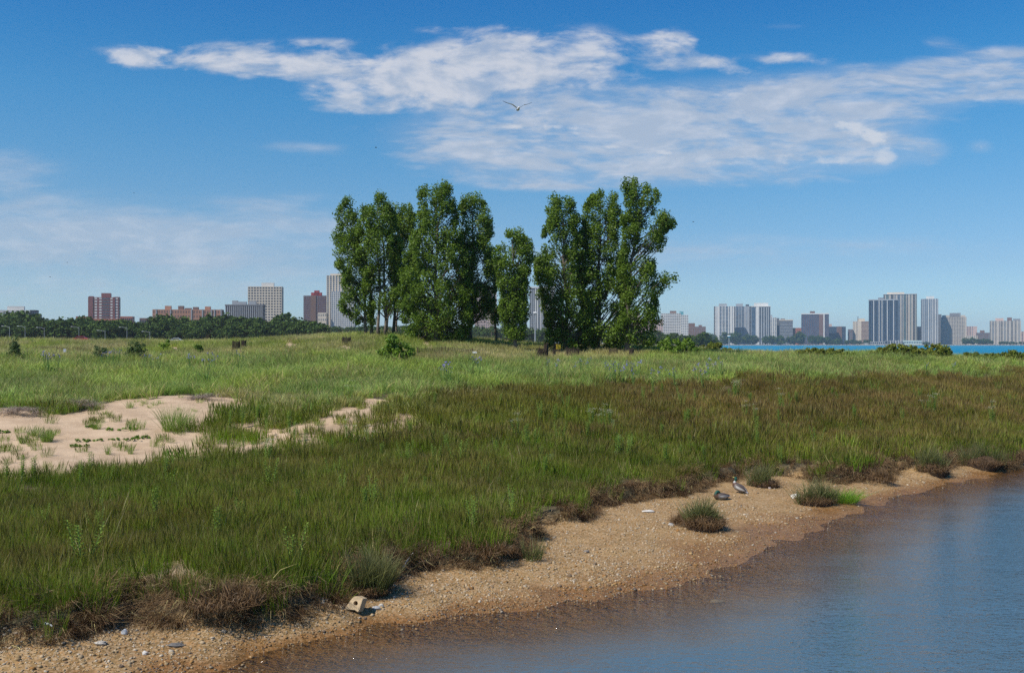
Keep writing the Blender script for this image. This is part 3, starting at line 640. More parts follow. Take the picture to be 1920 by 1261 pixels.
TREES = [
 ("leftmost cottonwood of the grove with a loose crown leaning out over the white tower", 692, 78, [(377, 645, 662), (395, 628, 668), (430, 632, 675), (455, 615, 680), (480, 617, 690), (510, 638, 700), (545, 642, 700), (575, 636, 705), (605, 668, 705)], dict(dens=5.4, gap=.22, lean=1, seed=3, stems=2)),
 ("cottonwood with a flat topped crown, second from the left in the grove", 716, 77, [(370, 706, 718), (385, 682, 734), (410, 668, 744), (450, 662, 752), (500, 672, 760), (545, 686, 758), (578, 700, 745)], dict(seed=4, gap=.22, stems=2, limb_p=.3)),
 ("slim cottonwood with a bare lower trunk, just left of the tallest tree", 739, 80, [(388, 738, 774), (410, 732, 780), (450, 726, 784), (500, 724, 788), (550, 728, 790), (584, 748, 785)], dict(seed=5, trunk_r=.12, gap=.2)),
 ("tallest cottonwood of the left grove, its wide crown leafy right down to the grass", 818, 74, [(343, 802, 833), (352, 790, 846), (366, 784, 856), (390, 783, 858), (420, 779, 862), (450, 768, 870), (500, 752, 884), (545, 742, 896), (590, 748, 896), (615, 752, 884), (648, 760, 874)], dict(seed=6, dens=6.0, cr=(.32, .68))),
 ("cottonwood with a knobbly narrow top, right of the tallest tree of the left grove", 880, 76, [(370, 864, 900), (385, 860, 914), (410, 860, 920), (440, 858, 926), (480, 856, 934), (520, 856, 938), (560, 860, 930), (594, 876, 918)], dict(seed=7, gap=.25)),
 ("thin young cottonwood with a sparse crown in the gap before the pink tower", 929, 79, [(470, 908, 938), (520, 906, 945), (570, 902, 946), (602, 920, 936)], dict(seed=8, trunk_r=.10, dens=3.6, gap=.3)),
 ("shorter cottonwood standing before the dark blue tower, rightmost of the left grove", 967, 72, [(433, 955, 976), (445, 938, 985), (460, 925, 998), (490, 925, 1000), (520, 928, 992), (560, 934, 990), (600, 936, 990), (632, 948, 984)], dict(seed=9, trunk_r=.13, dens=7)),
 ("narrow cottonwood with twin tops, leftmost of the right grove, leafy to the ground", 1062, 75, [(370, 1030, 1052), (382, 1020, 1078), (400, 1020, 1085), (430, 1018, 1086), (460, 1010, 1095), (490, 1002, 1100), (520, 998, 1105), (545, 1006, 1108), (580, 1015, 1110), (610, 1022, 1112), (648, 1024, 1114)], dict(seed=10, dens=5.8)),
 ("round topped cottonwood in the middle of the right grove", 1122, 76, [(362, 1118, 1150), (375, 1100, 1160), (400, 1090, 1165), (450, 1082, 1170), (520, 1080, 1175), (580, 1085, 1180), (648, 1074, 1174)], dict(seed=11, dens=5.8)),
 ("tall open cottonwood with ragged limbs reaching right, last of the right grove", 1177, 74, [(338, 1169, 1190), (350, 1166, 1206), (362, 1168, 1238), (378, 1170, 1252), (400, 1166, 1252), (408, 1165, 1268), (425, 1165, 1266), (440, 1165, 1252), (470, 1165, 1240), (495, 1160, 1225), (512, 1160, 1240), (520, 1160, 1272), (532, 1160, 1268), (548, 1160, 1236), (575, 1165, 1232), (600, 1160, 1246), (620, 1150, 1235), (648, 1135, 1225)], dict(seed=12, dens=5.4, gap=.30, limb_p=.6, trunk_r=.2)),
]
for lab, bp_, D, prof, kw in TREES:
    make_tree("cottonwood_tree", lab, "tree", "cottonwood trees in the two groves on the dune", bp_, D, prof, **kw)
for lab, bp_, D in (("bare thin trunk standing behind the left grove, left of the two near the sky gap", 727, 82), ("bare thin trunk standing in the sky gap beside the slim cottonwood", 745, 83)):
    make_tree("young_tree", lab, "tree", None, bp_, D, [(540, bp_ - 4, bp_ + 22), (585, bp_ - 2, bp_ + 12)], seed=bp_, trunk_r=.09, dens=3)

def bush(label, px_, py_, wpx, hpx, m, cat="bush", name="bush", leaf=.12, dens=20, per=60, seed=1, cone=False, sunk=0.):
    g_ = seen(px_, py_ + 7); k = g_.y / F; wd, hh = wpx * 1.12 * k, (hpx + 11) * k; r = np.random.default_rng(seed)
    root = empty(name, g_); tag(root, label, cat)
    n = max(10, int(wd * hh * dens)); C_ = []
    while len(C_) < n:
        u, h, q = r.uniform(-1, 1), r.uniform(0, 1), r.uniform(-1, 1)
        lim = (1 - h * .92) if cone else math.sqrt(max(0, 1 - (h * 1.02) ** 2)) * (.8 + .4 * vnoise([u * 2], [h * 2 + seed], 1.5)[0])
        if u * u + q * q > lim * lim: continue
        C_.append((u * wd / 2, q * min(wd / 2, 1.6), h * hh))
    v, f, bl = leaf_cloud(C_, r.uniform(.14, .28, n) * min(1, hh), per, leaf, r)
    cw = bpy.data.objects.new("foliage", np_mesh("foliage", v, f, m, {'bl': bl})); COL.objects.link(cw); cw.parent = root
    mb = MB()
    for _ in range(9):
        c = Vector(C_[r.integers(0, n)]); mb.tube([(0, 0, -.05), c * .5 + Vector((0, 0, .05)), c], [.02, .012, .004], 4, cap=False)
    mb.build("stem", M_bark, root); return root
bush("bright yellow green bush standing alone before the left grove", 742, 672, 60, 40, M_leaf2, seed=21)
bush("large low green bush at the right foot of the right grove", 1266, 659, 92, 24, M_leaf2, seed=22, leaf=.11)
bush("small dark pointed juniper at the left edge of the dune", 28, 667, 25, 38, M_leaf4, "bush", "juniper_bush", seed=23, cone=True, dens=26, leaf=.07)
bush("little dark juniper between the two larger ones on the left dune", 188, 670, 20, 20, M_leaf4, "bush", "juniper_bush", seed=24, dens=34, leaf=.06)
bush("broad dark juniper right of the little one on the left dune", 255, 670, 32, 34, M_leaf4, "bush", "juniper_bush", seed=25, dens=26, leaf=.07)
bush("low leafy sapling beside the small sand spot on the left dune", 311, 652, 18, 13, M_leaf2, seed=26, dens=16)
bush("low bright sapling right of the sand spot on the left dune", 372, 657, 14, 9, M_leaf2, seed=27, dens=16)
bush("pale green weedy shrub at the foot of the right grove", 1088, 652, 34, 13, M_leaf2, seed=28, dens=14)
bush("sprawling pale shrub under the rightmost tree of the right grove", 1172, 645, 44, 16, M_leaf2, seed=29, dens=14)
M_olive = crown_mat('olive_leaf', (.12, .17, .02), (.26, .27, .04), .35)
for i, (a, b_, ww, h_, lab) in enumerate([(1340, 652, 40, 8, "low olive shrub on the dune edge right of the large bush"), (1545, 664, 90, 9, "low yellow green shrub on the dune edge before the striped dark tower"), (1690, 664, 80, 14, "long low shrub on the dune edge under the tall blue towers"),
        (1755, 666, 50, 17, "humped yellow green shrub on the dune edge under the slender white tower"), (1835, 671, 50, 10, "low shrub on the dune edge before the open lake"), (1897, 672, 46, 11, "low shrub on the dune edge at the far right")]):
    bush(lab, a, b_, ww * 1.35, h_, M_olive, seed=40 + i, dens=26)

# ------------------------------------------------------------------ far tree lines
def far_proto(seed, leafsz=.75, n=80):
    r = np.random.default_rng(seed); root = empty("park_tree", (0, 0, 0)); H = 12.
    C_ = []
    while len(C_) < n:
        p = r.uniform(-1, 1, 3)
        if np.linalg.norm(p) > 1 or np.linalg.norm(p) < .45: continue
        C_.append((p[0] * 5.2, p[1] * 5.0, 6.6 + p[2] * 5.4 * (1 if p[2] > 0 else .95)))
    v, f, bl = leaf_cloud(C_, r.uniform(1.2, 2.0, n), 44, leafsz, r, hue=np.clip(r.normal(.45, .3, n), 0, 1))
    o = bpy.data.objects.new("crown", np_mesh("crown", v, f, M_leaf3, {'bl': bl})); COL.objects.link(o); o.parent = root
    mb = MB(); mb.tube([(0, 0, -.5), (.1, 0, 3), (0, .1, 9)], [.35, .28, .1], 7); mb.build("trunk", M_bark, root); return root
protos = [far_proto(300 + i) for i in range(5)]; used = set()
def tree_row(pxs, tops, D, jd, group, label, step, seed, low=0.):
    r = random.Random(seed); x_ = pxs[0]
    while x_ < pxs[-1]:
        d = D + r.uniform(-jd, jd); gx_ = (x_ - 960) / F * d; gz = hz(gx_, d)
        topz = CAMZ + (H0 - np.interp(x_, pxs, tops)) / F * d; h = max(3.5, (topz - gz) * r.uniform(.84, 1.24)); i = r.randrange(5); sc = h / 12.2
        o = protos[i] if i not in used else copy_thing(protos[i], (0, 0, 0)); used.add(i)
        o.location = (gx_, d, gz - .6 * sc); o.rotation_euler.z = r.uniform(0, 6.28); o.scale = (sc * r.uniform(1.0, 1.35), sc * 1.1, sc)
        tag(o, label, "tree", group); x_ += step * r.uniform(.6, 1.1) * max(.7, sc)
tree_row([-420, -200, 0, 50, 82, 100, 140, 200, 300, 380, 450, 520, 532, 548, 575, 592, 610], [590, 586, 583, 586, 592, 602, 598, 601, 600, 593, 595, 601, 600, 590, 592, 596, 603], 440, 16, "park trees behind the left meadow", "dense dark green park tree in the tree line behind the left meadow", 20, 1)
tree_row([-30, 300, 612], [606, 608, 606], 400, 12, "lower trees in front of the left tree line", "lower dark green tree at the front of the left tree line", 22, 2)
tree_row([612, 700, 860, 1000, 1160, 1250, 1345], [613, 612, 611, 615, 622, 624, 627], 700, 30, "far trees seen between and behind the groves", "distant dark tree seen under and behind the two groves", 21, 3)
tree_row([1240, 1330, 1360, 1440, 1500, 1560, 1640], [628, 624, 622, 630, 624, 634, 638], 1905, 20, "trees on the far shore under the white towers", "distant tree on the far shore at the foot of the white and dark towers", 13, 4)
tree_row([1810, 1836, 1862], [634, 634, 638], 1905, 12, "trees on the far shore at the right", "distant tree on the far shore between the beige tower and the last tower", 11, 5)
tree_row([1876, 1925, 1960], [640, 641, 641], 1905, 12, "trees on the far shore at the right edge", "distant tree on the far shore before the last tower at the right edge", 11, 6)
tree_row([1732, 1742], [640, 640], 1895, 5, "trees at the foot of the slender tower", "small distant tree at the foot of the slender white tower", 9, 7)

# ------------------------------------------------------------------ city buildings
def pm(nm, c, r=.8): return mat("wall_" + nm, c, r, .2, var=.08, vscale=.05)
WM = dict(white=pm("white", (.62, .60, .56)), cream=pm("cream", (.56, .48, .38)), beige=pm("beige", (.42, .37, .31)), grey=pm("grey", (.32, .33, .34)), brick=pm("brick", (.36, .12, .07)), redbrick=pm("redbrick", (.20, .06, .055)),
          orange=pm("orange", (.40, .20, .125)), purple=pm("purple", (.11, .065, .075)), dark=pm("dark", (.045, .05, .065)), brown=pm("brown", (.17, .10, .08)), pink=pm("pink", (.52, .38, .33)), darkblue=pm("darkblue", (.05, .075, .12)),
          midgrey=pm("midgrey", (.20, .20, .21)), teal=pm("teal", (.10, .30, .34)), palegreen=pm("palegreen", (.45, .55, .50)), darkred=pm("darkred", (.28, .03, .035)))
def glass(nm, c): return mat("glass_" + nm, c, .35, .5, var=.3, vscale=.12)
GM = dict(dark=glass("dark", (.02, .025, .035)), blue=glass("blue", (.05, .085, .13)), mid=glass("mid", (.11, .14, .17)), green=glass("green", (.05, .10, .11)), pale=glass("pale", (.22, .27, .32)), white=WM['white'], brown=WM['brown'], redbrick=WM['redbrick'], slate=glass("slate", (.07, .075, .09)))
def building(name, label, x0, x1, top, D, wall, cols, nst, gl='dark', frac=.62, vfrac=.62, depth=24, pents=(), cap=None, piers=(), side=3, yaw=0., bottom=None, strips=None, cat="building", group=None, upper=None):
    """cols window columns of nst storeys; strips: [(u0, u1, glass)] places them by hand; piers: [(u0, u1, wall)] proud vertical bands"""
    z0 = 2.; k = D / F; wd = (x1 - x0) * k; H = CAMZ + (H0 - top) * k - z0; cx = ((x0 + x1) / 2 - 960) * k
    root = empty(name, (cx, D, z0), -math.atan2(cx, D) + yaw - (.2 if x1 < 700 else 0)); tag(root, label, cat, group)
    if x1 < 700: depth = min(depth, 12)
    m = MB(); m.box(-wd / 2, wd / 2, 0, depth, -6, H); m.build("wall", WM[wall], root)
    if strips is None:
        p = 1. / cols; strips = [(i * p + p * (1 - frac) / 2, i * p + p * (1 + frac) / 2, gl) for i in range(cols)]
    sh = H / nst
    for (a, b_, gg) in strips:
        q = MB()
        for j in range(nst):
            if upper and j * sh < upper * H: continue
            zz = j * sh + sh * (1 - vfrac) / 2; q.box(-wd / 2 + a * wd, -wd / 2 + b_ * wd, -.12, .3, zz, zz + sh * vfrac)
        if cols == 1:
            for j in range(nst):
                e = MB(); e.v = q.v[j * 8:j * 8 + 8]; e.f = [tuple(i - 0 for i in f) for f in q.f[:6]]; e.mi = [0] * 6; e.build("window_band", GM[gg], root)
        else: q.build("window_column", GM[gg], root)
    for sgn in (-1, 1):
        for j in range(side):
            q = MB(); y0_ = depth * (j + .2) / side; y1_ = depth * (j + .8) / side
            for i in range(nst):
                zz = i * sh + sh * (1 - vfrac) / 2; q.box(min(sgn * wd / 2 - .1 * sgn, sgn * wd / 2 + .12 * sgn), max(sgn * wd / 2 - .1 * sgn, sgn * wd / 2 + .12 * sgn), y0_, y1_, zz, zz + sh * vfrac)
            q.build("window_column", GM[gl], root)
    for (a, b_, mm) in piers:
        q = MB(); q.box(-wd / 2 + a * wd, -wd / 2 + b_ * wd, -.7, .2, -5, H + .3); q.build("pier", WM[mm], root)
    if cap:
        q = MB(); q.box(-wd / 2 - .4, wd / 2 + .4, -.9, depth + .4, H + .02, H + cap[1]); q.build("parapet", WM[cap[0]], root)
        H += cap[1]
    for (a, b_, tp, mm) in pents:
        q = MB(); h2 = CAMZ + (H0 - tp) * k - z0; q.box((a - 960) * k - cx, (b_ - 960) * k - cx, 4, depth - 4, H + .03, h2); q.build("penthouse", WM[mm], root)
    return root
B = building
B("hospital_building", "low white building with a tall blank top above the left tree line", 0, 54, 581, 900, 'white', 9, 4, 'mid', pents=[(13, 42, 573.5, 'white')], vfrac=.4)
B("office_building", "small dark annex right of the low white building at far left", 54.5, 67, 581, 905, 'dark', 3, 4, 'blue'); B("office_building", "lowest dark block at the right end of the white building at far left", 67.5, 73, 588, 910, 'darkblue', 2, 3, 'blue')
r_ = B("apartment_tower", "red brick tower with white balcony columns, tallest at far left", 167, 221, 557, 1300, 'redbrick', 4, 17, strips=[(.21, .29, 'white'), (.36, .44, 'white'), (.46, .70, 'slate'), (.73, .80, 'white'), (.89, .97, 'white')], vfrac=.55, piers=[(0, .16, 'redbrick'), (.82, .88, 'redbrick')], pents=[(167, 175, 555, 'redbrick'), (189, 206, 549, 'redbrick'), (213, 221, 556, 'redbrick')])
B("brick_flats", "low red brick flats left of the red brick tower", 143, 166, 593, 1150, 'brick', 6, 5, vfrac=.4); B("brick_flats", "very low brick row running behind the trees under the red brick tower", 166, 226, 597, 1140, 'brick', 12, 4, vfrac=.4)
B("brick_flats", "low brown flats right of the red brick tower", 226, 248, 593, 1160, 'brick', 6, 5, vfrac=.4); B("brick_flats", "low flats just left of the long orange brick block", 262, 287, 596, 1160, 'brown', 6, 4, vfrac=.4)
B("apartment_block", "long orange brick block with pale stair bands and many roof huts", 288, 415, 580, 1100, 'orange', 26, 8, 'brown', frac=.45, vfrac=.5, piers=[(a / 127, (a + 2) / 127, 'grey') for a in (6, 32, 70, 90, 106, 112, 124)],
  pents=[(309, 320, 573, 'orange'), (333, 343, 573, 'brown'), (345, 357, 577, 'brown'), (360, 370, 575, 'brown'), (382, 392, 574, 'orange')])
B("hotel_building", "ornate old hotel with a pale arched upper floor band over dark brick", 423, 493, 573, 1050, 'purple', 20, 9, 'slate', frac=.5, vfrac=.5, piers=[(a, a + .022, 'grey') for a in np.arange(.0, .98, .0505)], upper=None,
  cap=('midgrey', 1.4), pents=[(434, 444, 563, 'grey'), (444, 460, 565, 'grey'), (465, 478, 563.5, 'grey')], depth=30)
B("apartment_tower", "cream gridded tower with a white roof hut, left of the dark purple tower", 465, 528, 537, 1250, 'cream', 12, 22, 'slate', frac=.6, vfrac=.52, pents=[(489, 512, 529.5, 'white')], depth=28)
B("apartment_tower", "dark purple brown tower with a red stepped roof hut", 569, 611, 554, 1300, 'purple', 12, 22, 'pale', frac=.22, vfrac=.35, pents=[(582, 602, 548, 'darkred'), (588, 597, 544, 'darkred')], piers=[(.32, .56, 'brown')])
B("cream_annex", "small cream annex at the left foot of the white and grey striped tower", 596, 612, 586, 1180, 'cream', 4, 7, 'mid', frac=.4, vfrac=.4)
B("apartment_tower", "tall white tower with grey window stripes behind the leftmost tree", 612, 661, 516, 1200, 'cream', 9, 34, 'blue', frac=.5, vfrac=.7, pents=[(618, 656, 512.5, 'cream')], depth=26)
B("apartment_tower", "lower white striped wing standing before the tall white tower behind the leftmost tree", 621, 665, 546, 1185, 'white', 12, 26, 'blue', frac=.55, vfrac=.7, depth=12)
B("apartment_tower", "pale pink gridded tower seen through the gap in the left grove", 890, 931, 541, 1450, 'pink', 12, 24, 'slate', frac=.55, vfrac=.5, pents=[(908, 922, 537, 'pink')])
B("office_tower", "dark blue glass tower hidden behind the shorter tree of the left grove", 941, 988, 527, 1500, 'darkblue', 14, 34, 'blue', frac=.7, vfrac=.7)
B("apartment_tower", "grey and white striped tower between the two groves", 993, 1041, 540, 1350, 'grey', 14, 28, 'dark', frac=.55, vfrac=.62, cap=('white', 2.), piers=[(a, a + .03, 'white') for a in (.22, .3, .43, .62, .72, .86)])
B("apartment_block", "pinkish block half hidden by the rightmost tree", 1172, 1242, 600, 1700, 'pink', 18, 14, 'mid', frac=.4, vfrac=.4, pents=[(1172, 1200, 586, 'pink')])
B("apartment_block", "white stepped block with a blue tank on its roof beside the rightmost tree", 1240, 1276, 587, 1800, 'white', 9, 20, 'slate', frac=.8, vfrac=.4, pents=[(1256, 1268, 582.5, 'brown'), (1274, 1275.9, 583, 'teal')])
B("apartment_block", "white wing right of the blue roof tank", 1276.3, 1290.5, 590, 1795, 'white', 4, 18, 'mid', frac=.7, vfrac=.4, pents=[(1276.5, 1281.5, 583.5, 'teal')])
B("brick_block", "low brown brick block right of the white stepped block", 1291, 1323, 612, 1850, 'brown', 10, 10, 'pale', frac=.3, vfrac=.4, pents=[(1291, 1303, 605.5, 'brown'), (1310, 1316, 609, 'brown')])
DR = 2150
B("apartment_tower", "left of the twin grey white slab towers with light bands", 1339, 1376, 574, DR, 'white', 8, 28, strips=[(0, .07, 'dark'), (.13, .16, 'pale'), (.28, .38, 'blue'), (.42, .54, 'mid'), (.58, .70, 'blue'), (.74, .80, 'mid'), (.90, .93, 'mid')], vfrac=.75, pents=[(1348, 1363, 569, 'grey')])
B("apartment_tower", "right of the twin grey white slab towers with light bands", 1374.5, 1408, 574, DR + 40, 'grey', 8, 28, strips=[(.02, .12, 'dark'), (.18, .3, 'blue'), (.33, .46, 'mid'), (.5, .6, 'blue'), (.74, .78, 'pale'), (.9, 1., 'dark')], vfrac=.75, pents=[(1380, 1393, 569, 'grey'), (1398, 1404, 570.5, 'dark')])
B("apartment_tower", "white tower with dark window stripes and a bright roof, right of the twin slabs", 1409, 1444, 575, DR - 60, 'grey', 8, 28, strips=[(.02, .22, 'blue'), (.44, .50, 'dark'), (.57, .63, 'dark'), (.70, .76, 'dark'), (.82, .86, 'dark'), (.92, .98, 'dark')], piers=[(.26, .40, 'white')], vfrac=.9, cap=('white', 2), pents=[(1414, 1440, 567.5, 'white')])
B("apartment_block", "narrow white block stepping down right of the striped white tower", 1444.5, 1456, 595, DR, 'white', 3, 20, 'mid', pents=[(1445, 1448, 590, 'grey')])
B("office_block", "grey block with horizontal bands and a pale cap", 1461.5, 1486, 601, DR, 'grey', 1, 16, 'slate', frac=1., vfrac=.6, cap=('cream', 2.4), pents=[(1464, 1472, 597, 'brown')]); B("office_block", "slim dark block left of the banded grey block", 1456.5, 1461, 596, DR + 30, 'midgrey', 2, 16, 'dark')
B("brick_block", "low bright red brick block between the banded block and the dark tower", 1486.5, 1503, 614.5, DR, 'brick', 5, 8, 'brown', frac=.4, vfrac=.4)
B("apartment_tower", "square dark tower with a white cap and one white stripe", 1503.5, 1553, 589, DR - 40, 'purple', 14, 24, 'blue', frac=.6, vfrac=.75, cap=('white', 2.2), piers=[(.80, .845, 'white'), (.64, .79, 'brown')], pents=[(1519, 1528, 583, 'brown')], depth=30)
B("apartment_block", "low dark block right of the square dark tower", 1553.5, 1585, 612, DR, 'darkblue', 9, 14, 'dark', piers=[(.48, .78, 'brown')], pents=[(1554, 1560, 607, 'pink')])
B("brick_block", "small reddish block left of the cream block with antennas", 1590, 1599, 617, DR, 'brown', 3, 8, 'mid'); B("apartment_block", "cream and brown block with roof antennas left of the tall dark blue tower", 1600, 1630, 602, DR, 'cream', 8, 18, strips=[(.05, .08, 'mid'), (.22, .26, 'slate'), (.5, .98, 'brown')], vfrac=.7, pents=[(1608, 1621, 597, 'cream'), (1608.5, 1609.5, 592.5, 'dark')])
B("apartment_tower", "tall dark blue tower ribbed with thin white fins", 1630.5, 1682, 563, DR - 100, 'darkblue', 10, 38, 'dark', frac=.7, vfrac=.9, cap=('grey', 2.4), piers=[(a - .011, a + .011, 'white') for a in (.17, .355, .455, .635, .85)], pents=[(1647, 1657, 557.5, 'midgrey')], depth=30)
B("apartment_tower", "tallest slab with green grey window bands behind the ribbed dark tower", 1658.5, 1717, 551.5, DR, 'beige', 12, 46, strips=[(0, .04, 'dark'), (.07, .16, 'green'), (.22, .30, 'dark'), (.33, .37, 'mid'), (.42, .50, 'blue'), (.54, .58, 'mid'), (.60, .68, 'green'), (.70, .73, 'dark'), (.80, .83, 'green'), (.88, .94, 'dark'), (.96, .99, 'green')], vfrac=.8, cap=('white', .8), pents=[(1665, 1695, 547.5, 'cream')])
B("brick_block", "narrow low brown block between the tallest slab and the slender tower", 1717.5, 1727, 612, DR, 'pink', 3, 12, 'brown')
B("apartment_tower", "slender blue white tower standing apart at the water", 1728, 1758, 560, DR - 80, 'pale' if 'pale' in WM else 'grey', 8, 44, strips=[(0, .05, 'dark'), (.10, .16, 'mid'), (.22, .28, 'blue'), (.32, .40, 'blue'), (.46, .52, 'mid'), (.57, .62, 'blue'), (.68, .72, 'slate'), (.78, .82, 'slate'), (.88, .92, 'slate')], piers=[(.41, .45, 'white'), (.64, .67, 'white'), (.83, .87, 'white')], vfrac=.7, pents=[(1737, 1751, 555, 'white')])
B("apartment_block", "narrow grey block just right of the slender blue white tower", 1758.5, 1765, 589, DR, 'midgrey', 3, 24, 'dark')
B("apartment_block", "broad beige gridded block with a low stepped roof", 1765.5, 1810, 594, DR - 60, 'beige', 16, 20, 'slate', frac=.55, vfrac=.6, piers=[(.0, .03, 'beige'), (.92, 1., 'beige')], pents=[(1768, 1808, 590.5, 'beige'), (1781, 1800, 586.5, 'midgrey')])
B("office_block", "grey striped block right of the broad beige block", 1810.5, 1831, 611.5, DR + 100, 'pink', 7, 12, 'slate', strips=[(.05, .1, 'slate'), (.18, .23, 'slate'), (.31, .36, 'slate'), (.44, .49, 'slate'), (.6, .64, 'mid')], vfrac=.9)
B("brick_block", "low brown roofs between the grey striped block and the last tower", 1831.5, 1858, 623.5, DR, 'brown', 8, 7, 'mid', pents=[(1838, 1846, 619, 'brown')]); B("low_block", "low pale block behind the shore trees left of the last tower", 1812, 1832, 629, DR - 90, 'cream', 6, 5, 'slate')
B("apartment_block", "last beige grey tower block with dark vertical recesses near the right edge", 1858.5, 1911, 601, DR - 60, 'beige', 14, 20, strips=[(.0, .04, 'slate'), (.08, .14, 'mid'), (.18, .22, 'slate'), (.30, .34, 'slate'), (.36, .42, 'dark'), (.46, .52, 'mid'), (.56, .62, 'slate'), (.68, .75, 'dark'), (.80, .86, 'slate'), (.92, .96, 'mid')], vfrac=.6, pents=[(1868, 1882, 596, 'pink'), (1888, 1896, 595, 'brown'), (1898, 1910, 597.5, 'midgrey')])
B("apartment_block", "low pink block cut by the right edge of the picture", 1912, 1945, 621, DR, 'pink', 8, 9, 'slate')
B("shore_pavilion", "long low pale green pavilion on the far shore under the tall towers", 1692, 1727, 638, 1900, 'palegreen', 12, 1, 'blue', frac=.6, vfrac=.5, depth=12)
B("boat_house", "low dark boat house with white posts on the far shore", 1660, 1691, 638, 1905, 'midgrey', 6, 1, 'dark', depth=10, piers=[(a, a + .03, 'white') for a in (.3, .45, .6, .75, .9)])
B("boat_house", "small white boat house at the left of the far shore marina", 1620, 1628, 643, 1900, 'white', 3, 1, 'dark', depth=8)
B("harbour_building", "low grey harbour building below the ribbed dark tower", 1632, 1658, 640, 1902, 'grey', 7, 1, 'dark', depth=9)

# breakwater of piled stone, with a path line, along the far shore
M_rock = mat("rock", (.30, .28, .26), .9, .2, var=.3, vscale=.4)
mb = MB(); r = random.Random(3)
for i in range(900):
    x_ = 330 + i * 1.15; sz_ = r.uniform(.8, 1.7); a = r.random() * 6; y_ = 1872 + r.uniform(-3, 3); z_ = r.uniform(-.2, 1.2)
    vs = [(x_ + math.cos(a + k * 2.09) * sz_, y_ + math.sin(a + k * 2.09) * sz_, z_) for k in range(3)] + [(x_, y_, z_ + sz_ * .9)]
    mb.add(vs, [(0, 1, 3), (1, 2, 3), (2, 0, 3)])
tag(mb.build("breakwater", M_rock), "grey stone breakwater lining the far shore of the lake", "breakwater")

# ------------------------------------------------------------------ lamps, masts, vehicles, boats behind the dune
M_pole = mat("pole", (.33, .35, .36), .5, .4); M_white = mat("white_paint", (.78, .78, .76), .5, .4); M_black = mat("black_metal", (.02, .02, .02), .6, .3)
def street_lamp(px_, top, D, label, group, arm=-2.2):
    x_ = (px_ - 960) / F * D; gz = hz(x_, D); H = CAMZ + (H0 - top) / F * D - gz
    root = empty("street_lamp", (x_, D, gz)); tag(root, label, "street lamp", group)
    m = MB(); m.tube([(0, 0, -.3), (0, 0, H * .5), (0, 0, H)], [.10, .08, .05] if arm else [.15, .12, .08], 8); m.build("pole", M_pole, root)
    if arm:
        m = MB(); m.tube([(0, 0, H * .93), (arm * .5, 0, H * .99), (arm, 0, H)], .05, 6); m.build("arm", M_pole, root)
        m = MB(); m.box(arm - .45, arm + .1, -.13, .13, H - .05, H + .07); m.build("lamp_head", M_white, root)
    else:
        m = MB(); m.tube([(0, 0, H + .02), (0, 0, H + .28), (0, 0, H + .42)], [.18, .42, .30], 10); m.build("lamp_head", M_white, root)
for q in ((18, 611), (47, 611), (83, 613.5), (148, 612), (197, 619), (238, 613), (281, 621)):
    street_lamp(q[0], q[1], 330, "slim grey street lamp with one arm before the left tree line", "street lamps along the road behind the left meadow")
street_lamp(1003.5, 589, 190, "tall white lamp post between the two groves", None, 0)
street_lamp(1367, 632, 230, "small mast with a white head on the dune edge before the far shore trees", None, 0)
def car(px_, py_, D, col, label):
    x_ = (px_ - 960) / F * D; z_ = CAMZ + (H0 - py_) / F * D; root = empty("parked_car", (x_, D, hz(x_, D) + .02), .15); tag(root, label, "car")
    root.location.z = max(root.location.z, z_ - 1.45)
    prof = [(-2.1, .35), (-2.15, .75), (-1.9, .92), (-1.2, .98), (-.7, 1.42), (.7, 1.45), (1.35, 1.0), (2.1, .85), (2.15, .35)]
    m = MB(); n = len(prof); vs = [(a, -.85, b_) for a, b_ in prof] + [(a, .85, b_) for a, b_ in prof]
    m.add(vs, [tuple(range(n))[::-1], tuple(range(n, 2 * n))] + [(i, (i + 1) % n, n + (i + 1) % n, n + i) for i in range(n)]); m.build("body", mat("car_paint", col, .3, .5), root)
    m = MB(); m.box(-.95, 1.0, -.87, .87, 1.02, 1.33); m.build("window", GM['dark'], root)
    for wx in (-1.35, 1.35):
        for wy in (-.8, .8):
            m = MB(); m.tube([(wx, wy - .1, .32), (wx, wy + .1, .32)], .32, 14); m.build("wheel", M_black, root)
car(151, 630.0, 250, (.5, .03, .02), "red car roof just showing over the left dune beside a lamp post")
car(330, 633, 300, (.7, .7, .7), "white car roof just showing over the dune, left of centre")

def cage(px_, py_, wpx, hpx, label, sign=None, lean=0.):
    """tree guard: wire mesh ring on stakes"""
    g_ = seen(px_, py_ + 4); k = g_.y / F; rad = wpx * k / 2; h = (hpx + 7) * k; root = empty("wire_cage", g_ + Vector((0, 0, -.05)), 0.3); tag(root, label, "wire cage"); root.rotation_euler.x = lean; root.rotation_euler.y = lean * .8
    m = MB(); n = 40
    for i in range(n):
        a = i / n * 6.283; x_, y_ = math.cos(a) * rad, math.sin(a) * rad * .8; m.box(x_ - .009, x_ + .009, y_ - .009, y_ + .009, 0, h * (1 - .12 * (math.sin(a * 3) > .7)))
    for j in range(int(h / .075)):
        z_ = j * .075 + .04; pts = [(math.cos(i / 20 * 6.283) * rad, math.sin(i / 20 * 6.283) * rad * .8, z_) for i in range(21)]; m.tube(pts, .008, 3, cap=False)
    m.build("mesh_wall", M_cage, root)
    for a in (0.4, 2.5, 4.6):
        m = MB(); x_, y_ = math.cos(a) * rad, math.sin(a) * rad * .8; m.tube([(x_, y_, -.1), (x_, y_, h * 1.12)], .025, 6); m.build("stake", M_cage, root)
    if sign: m = MB(); m.box(-rad * .7, rad * .7, -rad * .86, -rad * .83, h * .5, h * .92); m.build("sign", sign, root)
M_cage = mat("rusty_wire", (.075, .055, .04), .9, .1)
